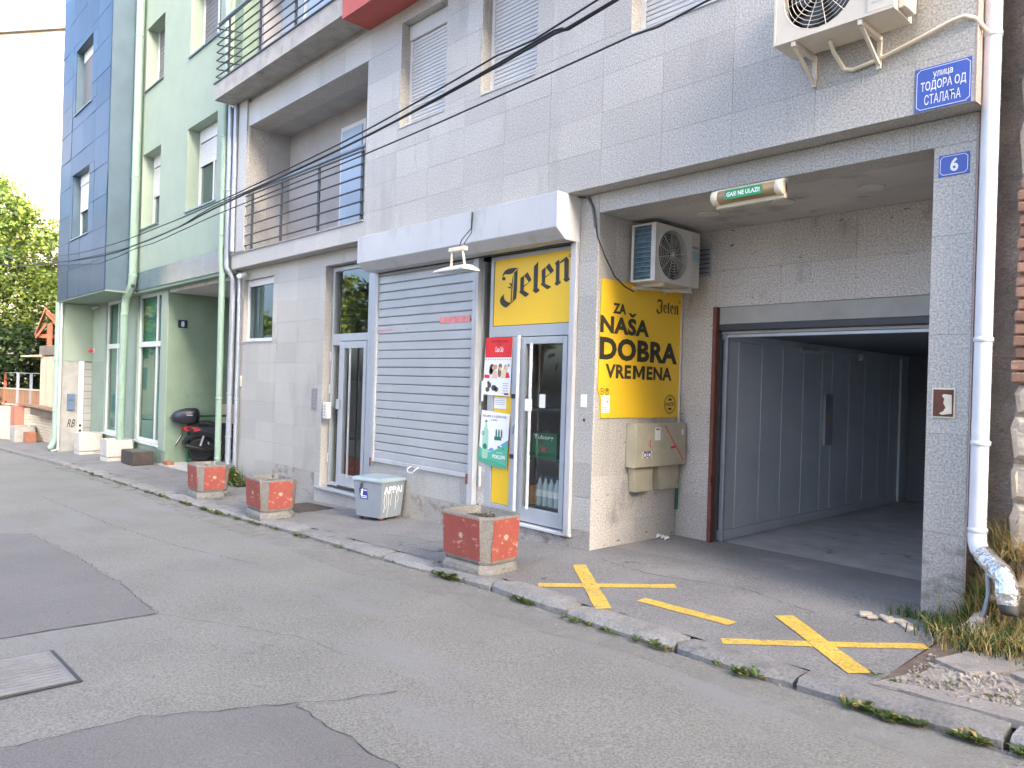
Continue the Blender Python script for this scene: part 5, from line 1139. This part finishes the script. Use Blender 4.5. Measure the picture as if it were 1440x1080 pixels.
# ================================================================== red planters on the kerb
def octa(w_,d_,c,z): a,b_=w_/2,d_/2; return [(-a+c,-b_,z),(a-c,-b_,z),(a,-b_+c,z),(a,b_-c,z),(a-c,b_,z),(-a+c,b_,z),(-a,b_-c,z),(-a,-b_+c,z)]
def planter(label,cx,cy,z,rz):
    o=T('red_planter',label,'planter',(cx,cy,z),'red painted concrete planters on the kerb',rz=rz,local=True); ORG[o.name]=Vector((0,0,0))
    w_,d_,c=.66,.50,.085
    MB().loft([octa(w_-.02,d_-.02,c,-.03),octa(w_-.015,d_-.015,c,.03),octa(w_-.03,d_-.03,c,.065),octa(w_-.07,d_-.07,c,.092)],sm=False).build('plinth',PLC,o,bevel=.006)
    MB().loft([octa(w_-.08,d_-.08,c-.01,.0915),octa(w_-.05,d_-.05,c,.12),octa(w_,d_,c,.50),octa(w_-.01,d_-.01,c,.515),octa(w_-.09,d_-.09,c-.02,.515),octa(w_-.12,d_-.12,c-.025,.43)],sm=False).build('tub',PLC,o)
    def face(a,b_,nx,ny,nm):
        # tapering panel following the tub face between z=.125 and .50, 4 mm proud
        t=lambda z:(z-.12)/.38
        pts=[]
        for s_,z in ((-1,.135),(1,.135),(1,.495),(-1,.495)):
            k=1-(1-t(z))*.075*.5; off=.0045
            half=(b_/2-c)*1.0-(.004)
            dd=(a/2)-.025*(1-t(z))+off
            if ny: pts.append((s_*half,ny*dd,z))
            else: pts.append((nx*dd,s_*half,z))
        n=Vector((nx,ny,0)); MB().prism(pts,-n*.004).build('painted_panel',PLR,o,bevel=.002)
        b=MB(); zc=.33; dd=a/2-.025*(1-t(zc))+.0062
        P=(lambda u_,v_:(u_,ny*dd,zc+v_)) if ny else (lambda u_,v_:(nx*dd,u_,zc+v_))
        N=18
        for i in range(N):
            a0,a1=2*math.pi*i/N,2*math.pi*(i+1)/N
            b.add([P(math.cos(a0)*.013,math.sin(a0)*.013),P(math.cos(a0)*.019,math.sin(a0)*.019),P(math.cos(a1)*.019,math.sin(a1)*.019),P(math.cos(a1)*.013,math.sin(a1)*.013)],[(0,1,2,3)])
        for i in range(9):
            a0=2*math.pi*i/9; b.add([P(math.cos(a0-.12)*.023,math.sin(a0-.12)*.023),P(math.cos(a0)*.036,math.sin(a0)*.036),P(math.cos(a0+.12)*.023,math.sin(a0+.12)*.023)],[(0,1,2)])
        b.add([P(math.cos(2*math.pi*i/10)*.007,math.sin(2*math.pi*i/10)*.007) for i in range(10)],[list(range(10))])
        b.build('sun_emblem',CREAMP,o)
    face(d_,w_,0,-1,'f'); face(d_,w_,0,1,'b'); face(w_,d_,1,0,'r'); face(w_,d_,-1,0,'l')
    MB().loft([octa(w_-.1,d_-.1,c-.02,.42),octa(w_-.10,d_-.10,c-.02,.445)],sm=False).build('soil',SOIL,o)
    r_=random.Random(int(cx*100)); leaves('dead_stalks',o,[((0,0,.440),(.2,.12,.004),70)],.035,[DRYG,GRAS,SOIL],[1,1.5,3],int(abs(cx)*10))
    return o
planter('red painted planter nearest the shop door, largest of the three',-.25,-1.215,side(-.25,-1.2)-.004,R(3))
planter('clean red planter in the middle of the row before the entrance',-4.62,-1.18,side(-4.5,-1.2),R(-2))
planter('most worn red planter, leftmost of the row by the passage',-7.14,-1.06,side(-7.14,-1.06),R(-3))

# grey salt bin with graffiti
bn=T('grey_bin','grey metal bin with padlock, blue sticker and white graffiti against the shop wall','bin',(-3.37,-.285,side(-3.37,-.28)),rz=R(14),local=True); ORG[bn.name]=Vector((0,0,0))
def tap(s_,z,w_=.50,d_=.44): return [(-w_/2*s_,-d_/2*s_,z),(w_/2*s_,-d_/2*s_,z),(w_/2*s_,d_/2*s_,z),(-w_/2*s_,d_/2*s_,z)]
MB().loft([tap(.86,.045),tap(1,.50)],sm=False).build('body',BIN,bn,bevel=.006)
MB().loft([tap(1.07,.502),tap(1.07,.52),tap(.98,.55)],sm=False).build('lid',mat('bin_lid',(.28,.35,.37),.45,var=.06,wear=[((.2,.2,.2),8,.68,.03,None)]),bn,bevel=.004)
for a in (-.17,.17):
    for c in (-.14,.14): MB().box(a-.02,a+.02,c-.02,c+.02,0,.05).build('foot',RUST,bn)
# helpers on tapered faces
def fz(z): return .86+.14*(z-.045)/.425
def front(a,z,l=.002): return (a,-.22*fz(z)-l,z)
def rgt(a,z,l=.002): return (.25*fz(z)+l,a,z)
b=MB(); b.add([front(-.13,.27),front(.01,.27),front(-.005,.405),front(-.145,.405)],[(0,1,2,3)]); b.build('blue_sticker',mat('sticker_blue_dark',(.03,.05,.30),.5),bn)
b=MB()
for z in (.285,.305,.38): b.add([front(-.115,z,.0035),front(-.01,z,.0035),front(-.012,z+.01,.0035),front(-.117,z+.01,.0035)],[(0,1,2,3)])
b.build('sticker_print',WHT,bn)
b=MB(); b.box(-.10,-.07,-.245,-.225,.40,.47); b.build('hasp',DARKM,bn,bevel=.003); b=MB(); b.tube([front(-.075,.40,.015),front(-.09,.32,.02)],.013,8); b.build('padlock',ALUW,bn)
vs,fs=fit('APPAI',-.17,.17,.355,.445,bold=.02,slant=-.1); b=MB(); b.add([rgt(a,z,.0025) for a,z in vs],fs); 
for a,z0,w_ in ((-.15,.12,.008),(-.11,.16,.006),(-.075,.06,.007),(-.03,.20,.006),(.06,.14,.007),(.10,.22,.006)):
    n=6; 
    for i in range(n):
        za=.37-(.37-z0)*i/n; zb=.37-(.37-z0)*(i+1)/n; o1=.008*math.sin(i*1.3+a*30); o2=.008*math.sin((i+1)*1.3+a*30)
        b.add([rgt(a+o1-w_/2,za,.003),rgt(a+o1+w_/2,za,.003),rgt(a+o2+w_/2,zb,.003),rgt(a+o2-w_/2,zb,.003)],[(0,1,2,3)])
b.build('graffiti',WHT,bn)

# ================================================================== scooter
sx=T('parked_scooter','black scooter with top case parked nose first in the green passage','scooter',(-12.10,.66,-.335),rz=R(66),local=True); ORG[sx.name]=Vector((0,0,0))
def wheel(x,r_,w_):
    o=MB().lathe((x,0,r_),[(r_-.10,-w_/2+.02),(r_-.05,-w_/2),(r_-.012,-w_/2+.02),(r_,-.01),(r_,.01),(r_-.012,w_/2-.02),(r_-.05,w_/2),(r_-.10,w_/2-.02)],28,'y').build('wheel',RUB,sx)
    b=MB(); b.lathe((x,0,r_),[(r_-.10,-.03),(r_-.085,-.045),(r_-.085,.045),(r_-.10,.03)],28,'y'); b.lathe((x,0,r_),[(.05,-.06),(.055,.06)],12,'y')
    for k in range(5):
        t=2*math.pi*k/5; b.bar((x,0,r_),(x+math.cos(t)*(r_-.09),0,r_+math.sin(t)*(r_-.09)),.03,.03)
    b.build('rim',mat('rim_dark',(.06,.06,.065),.4,metal=.6),o)
wheel(0,.275,.14); wheel(1.40,.275,.12)
def side_prism(name,pts,w_,m,bev=.03,y0=0,parent=None): return MB().prism([(a,y0-w_/2,z) for a,z in pts],(0,w_,0)).build(name,m,parent or sx,bevel=bev,seg=3)
side_prism('tail_fairing',[(-.36,.80),(-.05,.86),(.40,.84),(.72,.70),(.80,.42),(.55,.34),(.40,.50),(.12,.62),(-.16,.64),(-.32,.70)],.30,SCO,.05)
side_prism('seat',[(-.12,.865),(.05,.93),(.38,.88),(.72,.86),(.80,.80),(.70,.74),(.38,.82),(-.05,.855)],.30,RUB,.03)
side_prism('rear_fender',[(-.40,.40),(-.37,.52),(-.22,.63),(.10,.64),(.12,.58),(-.14,.57),(-.28,.48),(-.34,.38)],.18,SCO,.02)
side_prism('engine_block',[(-.05,.20),(-.08,.34),(.10,.42),(.50,.44),(.62,.30),(.50,.17),(.15,.16)],.26,mat('engine_dark',(.03,.03,.033),.5,metal=.4),.03,.02)
MB().tube([(.30,-.17,.28),(.05,-.19,.30),(-.05,-.195,.33),(-.30,-.20,.38)],[.03,.05,.062,.058],14).build('muffler',mat('muffler_black',(.03,.03,.03),.35,metal=.5),sx)
MB().tube([(.16,-.20,.46),(.17,-.24,.42)],.018,8).build('footpeg',STEEL,sx); MB().bar((.06,-.16,.60),(-.02,-.15,.34),.035,.035).build('shock_absorber',STEEL,sx)
for s_ in (-1,1): MB().prism([(-.375,s_*.075,.745),(-.36,s_*.09,.80),(-.22,s_*.156,.81),(.02,s_*.158,.745),(-.10,s_*.157,.70),(-.30,s_*.11,.70)],(0,s_*.006,0)).build('tail_light',TAIL,sx,bevel=.002)
MB().box(-.385,-.365,-.09,.09,.71,.80).build('tail_light',TAIL,sx,bevel=.008)
b=MB().prism([(-.37,-.04,.62),(-.37,.04,.62),(-.52,.04,.36),(-.52,-.04,.36)],(-.02,0,.01)); b.build('plate_bracket',SCO,sx)
MB().prism([(-.408,-.09,.60),(-.408,.09,.60),(-.51,.09,.42),(-.51,-.09,.42)],(-.008,0,.004)).build('number_plate',WHT,sx)
MB().tube([(-.52,-.06,.37),(-.53,.06,.37)],.022,8).build('reflector',mat('amber',(.25,.12,.06),.3),sx)
b=MB(); rings=[]
for z,w1,x0,x1 in ((.88,.36,-.50,-.12),(.92,.44,-.60,-.06),(1.03,.46,-.64,-.04),(1.12,.43,-.58,-.05),(1.19,.34,-.42,-.08),(1.21,.22,-.34,-.12)):
    n=20; cx_,hx=(x0+x1)/2,(x1-x0)/2
    rings.append([(cx_+hx*math.copysign(abs(math.cos(2*math.pi*k/n))**.65,math.cos(2*math.pi*k/n)),w1/2*math.copysign(abs(math.sin(2*math.pi*k/n))**.65,math.sin(2*math.pi*k/n)),z) for k in range(n)])
b.loft(rings); tc=b.build('top_case',SCB,sx)
MB().box(-.66,-.60,-.07,.07,.98,1.0).build('case_latch',DARKM,tc); MB().box(-.45,-.2,-.05,.05,.855,.88).build('case_rack',DARKM,sx)
MB().prism([(-.30,-.2305,1.05),(-.18,-.2305,1.05),(-.18,-.2305,1.065),(-.30,-.2305,1.065)],(0,-.002,0)).build('case_badge',STEEL,tc)
side_prism('leg_shield',[(1.02,.35),(1.10,.35),(1.20,.80),(1.12,1.02),(1.06,1.0),(1.05,.7)],.36,SCO,.03); side_prism('floorboard',[(.60,.30),(1.10,.28),(1.10,.38),(.62,.40)],.34,SCO,.02)
side_prism('front_cowl',[(1.10,.60),(1.34,.72),(1.26,.98),(1.12,1.06)],.26,SCO,.04); side_prism('front_fender',[(1.15,.50),(1.25,.58),(1.50,.60),(1.66,.45),(1.60,.45),(1.48,.555),(1.27,.54)],.14,SCO,.01)
for s_ in (-1,1):
    MB().tube([(1.40,s_*.09,.275),(1.22,s_*.07,.75)],.02,8).build('fork',STEEL,sx); MB().tube([(1.10,s_*.05,1.05),(1.06,s_*.36,1.06)],.015,8).build('handlebar',RUB,sx)
    MB().tube([(1.08,s_*.25,1.07),(1.12,s_*.33,1.28)],.007,6).build('mirror_stalk',DARKM,sx); MB().lathe((1.12,s_*.36,1.30),[(.01,-.02),(.06,-.01),(.06,.0)],14,'x').build('mirror',SCO,sx)
side_prism('windscreen',[(1.22,1.02),(1.24,1.02),(1.10,1.38),(1.085,1.38)],.34,mat('smoked_screen',(.05,.05,.06),.1),.004)

# ================================================================== old wall at the right
ow=T('old_stone_wall','crumbling old wall of brick and rubble stone right of the downpipe','wall',(3.9,.0,.1))
OX=3.545
MB().box(OX+.015,9,.03,.5,-.3,12).build('rubble_core',mat('wall_mortar',(.42,.35,.27),.95,var=.2,scale=4,bump=1,bscale=16,bdist=.04,wear=[((.2,.16,.12),5,.6,.1,None)]),ow)
MB().box(XR-.029,OX+.06,.30,.5,-.3,12).build('recess_mortar',MORT,ow)
z=.10; r5=random.Random(5)
while z<12:
    brickz=(1.62<z<2.98)
    h=.078 if brickz else r5.uniform(.16,.42)
    if z+h>12: break
    x=OX+r5.uniform(-.012,.012)
    while x<(4.6 if z<5 else 4.0):
        w_=r5.uniform(.2,.25) if brickz else r5.uniform(.25,.5)
        dd=r5.uniform(-.02,.02)
        if brickz: piece('brick',BRICK,ow,(x+w_/2,.03+dd,z+h/2),(round(w_-.015,2),.13,h-.014),.008,(0,r5.gauss(0,.01),r5.gauss(0,.02)))
        else:
            b=MB(); n=7; c=Vector((x+w_/2,0,z+h/2)); pts=[]
            for k in range(n):
                t=2*math.pi*k/n+.4; pts.append((c.x+math.copysign(abs(math.cos(t))**.28,math.cos(t))*(w_/2-.004)*r5.uniform(.95,1.03),c.z+math.copysign(abs(math.sin(t))**.28,math.sin(t))*(h/2-.004)*r5.uniform(.95,1.03)))
            inset=[(c.x+(a-c.x)*.8,c.z+(e-c.z)*.78) for a,e in pts]
            b.loft([[(a,.08,e) for a,e in pts],[(a,-.0+dd,e) for a,e in pts],[(a,-.045+dd+r5.uniform(-.01,.01),e) for a,e in inset]],sm=False); b.build('stone',STONE,ow)
        x+=w_
    z+=h
# bank of rubble at the foot of the wall
fb=T('rubble_bank','small bank of stones and earth at the foot of the old wall','rubble',(3.7,-.05,.1))
b=MB(); n=14; m_=7; V=[]
for i in range(n+1):
    for j in range(m_+1):
        xx=3.31+i*.10; yy=-.42+j*.10; t=max(0,min(1,(yy+.38)/.5)); V.append((xx,yy,side(xx,yy)-.02+t**1.4*(.50+.12*math.sin(xx*9))*(min(1,max(0,(xx-3.30)/.16)))+.03*math.sin(xx*31+yy*23)))
b.add(V,[(i*(m_+1)+j,(i+1)*(m_+1)+j,(i+1)*(m_+1)+j+1,i*(m_+1)+j+1) for i in range(n) for j in range(m_)],0,True); b.build('earth',DRT,fb)
for k in range(26):
    xx=r5.uniform(3.34,4.3); yy=r5.uniform(-.30,.12); t=max(0,min(1,(yy+.38)/.5)); zz=side(xx,yy)+t**1.4*.5*min(1,max(0,(xx-3.30)/.16)); s_=r5.uniform(.04,.13)
    piece('stone',STONE,fb,(xx,yy,zz),(round(s_*1.4,2),round(s_,2),round(s_*.8,2)),.02,(r5.uniform(0,3),r5.uniform(0,3),r5.uniform(0,3)))
# broken concrete apron
bc=roadpoly('broken_apron',ragged([(3.30,-1.50),(3.35,-1.36),(3.42,-1.15),(3.44,-.90),(3.50,-.62),(3.75,-.42),(4.8,-.38),(4.8,-1.50),(4.0,-1.46)],.1,.015),RUBB,.012,side)
for pts,dz in (([(3.42,-.90),(3.50,-.66),(3.70,-.50),(3.86,-.62),(3.74,-.86),(3.60,-1.02)],.03),([(3.88,-.62),(4.5,-.45),(4.6,-.85),(3.98,-.98),(3.78,-.88)],.035),([(3.34,-1.50),(3.40,-1.40),(3.80,-1.34),(4.3,-1.30),(4.3,-1.48),(3.8,-1.49)],.022)):
    b=MB(); b.prism([(a,c,side(a,c)-.02) for a,c in ragged(pts,.09,.012)],(0,0,dz+.02)); prop(b.build('apron_slab',mat('apron_concrete',(.27,.25,.225),.85,var=.14,scale=5,fine=.2,fscale=60,bump=.5,wear=[((.2,.18,.15),4,.6,.12,None)])),kind='structure')
gv=MB()
for k in range(420):
    xx=r5.uniform(3.36,4.4); yy=r5.uniform(-1.42,-.8); s_=r5.uniform(.006,.02); gv.obox((xx,yy,side(xx,yy)+.014),(s_*1.5,s_,s_),Euler((r5.uniform(0,3),r5.uniform(0,3),r5.uniform(0,3))).to_matrix())
for k in range(140):
    xx=r5.uniform(-9,4.4); yy=K(xx)-abs(r5.gauss(0,.10)); s_=r5.uniform(.004,.010); gv.obox((xx,yy,road(xx,yy)+.003),(s_*1.5,s_,s_),Euler((r5.uniform(0,3),r5.uniform(0,3),r5.uniform(0,3))).to_matrix())
prop(gv.build('loose_gravel',RUBB),'pale loose gravel scattered on the broken concrete and along the kerb','gravel',kind='stuff')
o=T('broken_stone_heap','few broken pale stones lying in front of the granite pillar','rubble',(2.9,-.3,.09))
for k in range(7): piece('stone',STONE,o,(2.80+k*.05+r5.uniform(-.02,.02),-.30+r5.uniform(-.06,.06),.105),(round(r5.uniform(.06,.12),2),.07,.025),.01,(r5.gauss(0,.15),r5.gauss(0,.15),r5.uniform(0,3)))

# ================================================================== grass and weeds
def blades(name,spots,mats,w_,label,seed,kind='stuff',parent=None,cat='grass'):
    r_=random.Random(seed); vs=[];fs=[];mi=[]
    for (x,y,z,sx_,sy_,n,h,lean,mw) in spots:
        for i in range(n):
            px,py=x+r_.gauss(0,sx_),y+r_.gauss(0,sy_); pz=z(px,py) if callable(z) else z
            a=r_.uniform(0,6.28); l=lean*r_.uniform(.3,1.3); hh=h*r_.uniform(.4,1.2); d=Vector((math.cos(a),math.sin(a),0)); s_=Vector((-d.y,d.x,0))*w_*r_.uniform(.6,1.4)
            k=len(vs); p=Vector((px,py,pz)); m=p+d*l*hh*.4+Vector((0,0,hh*.6)); e=p+d*l*hh+Vector((0,0,hh*r_.uniform(.75,1)))
            vs+=[p-s_,p+s_,m+s_*.8,m-s_*.8,e]; fs+=[(k,k+1,k+2,k+3),(k+3,k+2,k+4)]; q=r_.choices(range(len(mats)),mw)[0]; mi+=[q,q]
    me=bpy.data.meshes.new(name); o_=org(parent); me.from_pydata([tuple(Vector(v)-o_) for v in vs],[],fs)
    for m in mats: me.materials.append(m)
    me.polygons.foreach_set('material_index',mi); o=bpy.data.objects.new(name,me); col.objects.link(o)
    if parent: o.parent=parent
    return prop(o,label,cat if label else None,None,kind)
def bankz(x,y): 
    t=max(0,min(1,(y+.38)/.5)); return side(x,y)-.02+t**1.4*.5*min(1,max(0,(x-3.30)/.16)) if x>3.3 else side(x,y)
G3=[GRAS,DRYG,LEAF3]
blades('wild_grass',[(3.12,-.06,.10,.12,.05,260,.08,.8,(5,1,1)),(3.35,-.25,bankz,.09,.09,700,.14,.8,(4,2,2)),(3.60,-.45,bankz,.12,.10,1100,.15,.9,(3,3,2)),(3.85,-.42,bankz,.2,.10,900,.16,.9,(2,4,1)),
   (3.50,-.12,bankz,.10,.08,700,.22,1.0,(2,4,1)),(3.70,.02,bankz,.16,.06,700,.24,1.0,(1,6,.5)),(3.56,.10,.62,.05,.04,260,.28,.9,(1,7,.3)),(3.72,-.06,.62,.09,.05,420,.16,1.3,(1,7,.3)),(3.45,.05,.3,.03,.06,260,.22,1.1,(1,5,.5))],G3,.0035,'green and dry wild grass growing round the foot of the downpipe',3)
def rosette(x,y,z,n,s_,r_,vs,fs,mi,up=.35):
    for i in range(n):
        a=r_.uniform(0,6.28); d=Vector((math.cos(a),math.sin(a),0)); l=s_*r_.uniform(.6,1.3); w_=Vector((-d.y,d.x,0))*l*.22; p=Vector((x,y,z)); q=r_.uniform(.2,1)*up
        k=len(vs); vs+=[p,p+d*l*.5+w_+Vector((0,0,l*q)),p+d*l+Vector((0,0,l*q*1.1)),p+d*l*.5-w_+Vector((0,0,l*q))]; fs.append((k,k+1,k+2,k+3)); mi.append(r_.choices((0,1,2),(6,1,2))[0])
vs=[];fs=[];mi=[]; r7=random.Random(17)
for xc,sp,n,s_ in [(-.24,.10,14,.055),(.68,.08,8,.045),(.80,.05,4,.04),(1.35,.12,8,.035),(1.72,.15,7,.03),(2.05,.08,7,.045),(2.65,.10,8,.05),(3.43,.06,15,.05),(3.58,.05,9,.045),(3.74,.03,3,.03),(3.86,.035,11,.05),(4.05,.02,5,.05),(-3.2,.10,6,.045),(-2.5,.2,4,.03),(-3.9,.04,4,.04),(-4.4,.1,6,.05),(-5.0,.05,3,.05),(-6.0,.35,16,.06),(-6.9,.15,8,.05),(-1.6,.3,4,.03),(-7.9,.3,6,.05),(-9.5,.9,12,.05),(-12,1,8,.05)]:
    for k in range(n):
        x_=xc+r7.gauss(0,sp); y_=K(x_)-.015-abs(r7.gauss(0,.022)); rosette(x_,y_,road(x_,y_)+.01,9,s_*r7.uniform(.7,1.2),r7,vs,fs,mi,.7)
for xc,yc,n,s_ in [(3.8,-1.22,5,.03),(3.95,-1.05,5,.03),(3.60,-1.22,6,.02),(-.55,-1.40,4,.04),(3.34,-1.38,3,.04)]:
    for k in range(n): rosette(xc+r7.gauss(0,.05),yc+r7.gauss(0,.03),side(xc,yc)+.01,8,s_,r7,vs,fs,mi)
me=bpy.data.meshes.new('kerb_weeds'); me.from_pydata(vs,[],fs)
for m in (WEED,DRYG,LEAF2): me.materials.append(m)
me.polygons.foreach_set('material_index',mi); o=bpy.data.objects.new('kerb_weeds',me); col.objects.link(o); prop(o,'low green weeds growing in the joint between kerb and road','weeds',None,'stuff')
# leafy weed at the building corner
vs=[];fs=[];mi=[]; wp=T('corner_weed','leafy green weed growing at the granite corner beside the pipes','plant',(-8.3,-.15,side(-8.3,-.15)))
for k in range(120):
    xx=-8.3+r7.gauss(0,.28); yy=-.14-abs(r7.gauss(0,.10)); rosette(xx,yy,side(xx,yy)+r7.uniform(0,.30)*max(0,1-abs(xx+8.35)*2),7,.085,r7,vs,fs,mi,.8)
me=bpy.data.meshes.new('foliage'); me.from_pydata([tuple(Vector(v)-wp.location) for v in vs],[],fs)
for m in (WEED,DRYG,LEAF2): me.materials.append(m)
me.polygons.foreach_set('material_index',mi); o=bpy.data.objects.new('foliage',me); col.objects.link(o); o.parent=wp
for k in range(6):
    xx=-8.3+r7.gauss(0,.15); MB().tube([(xx,-.15,side(xx,-.15)-.02),(xx+r7.uniform(-.05,.05),-.17,side(xx,-.1)+.35*r7.uniform(.5,1.1))],.004,5).build('stem',GRAS,wp)
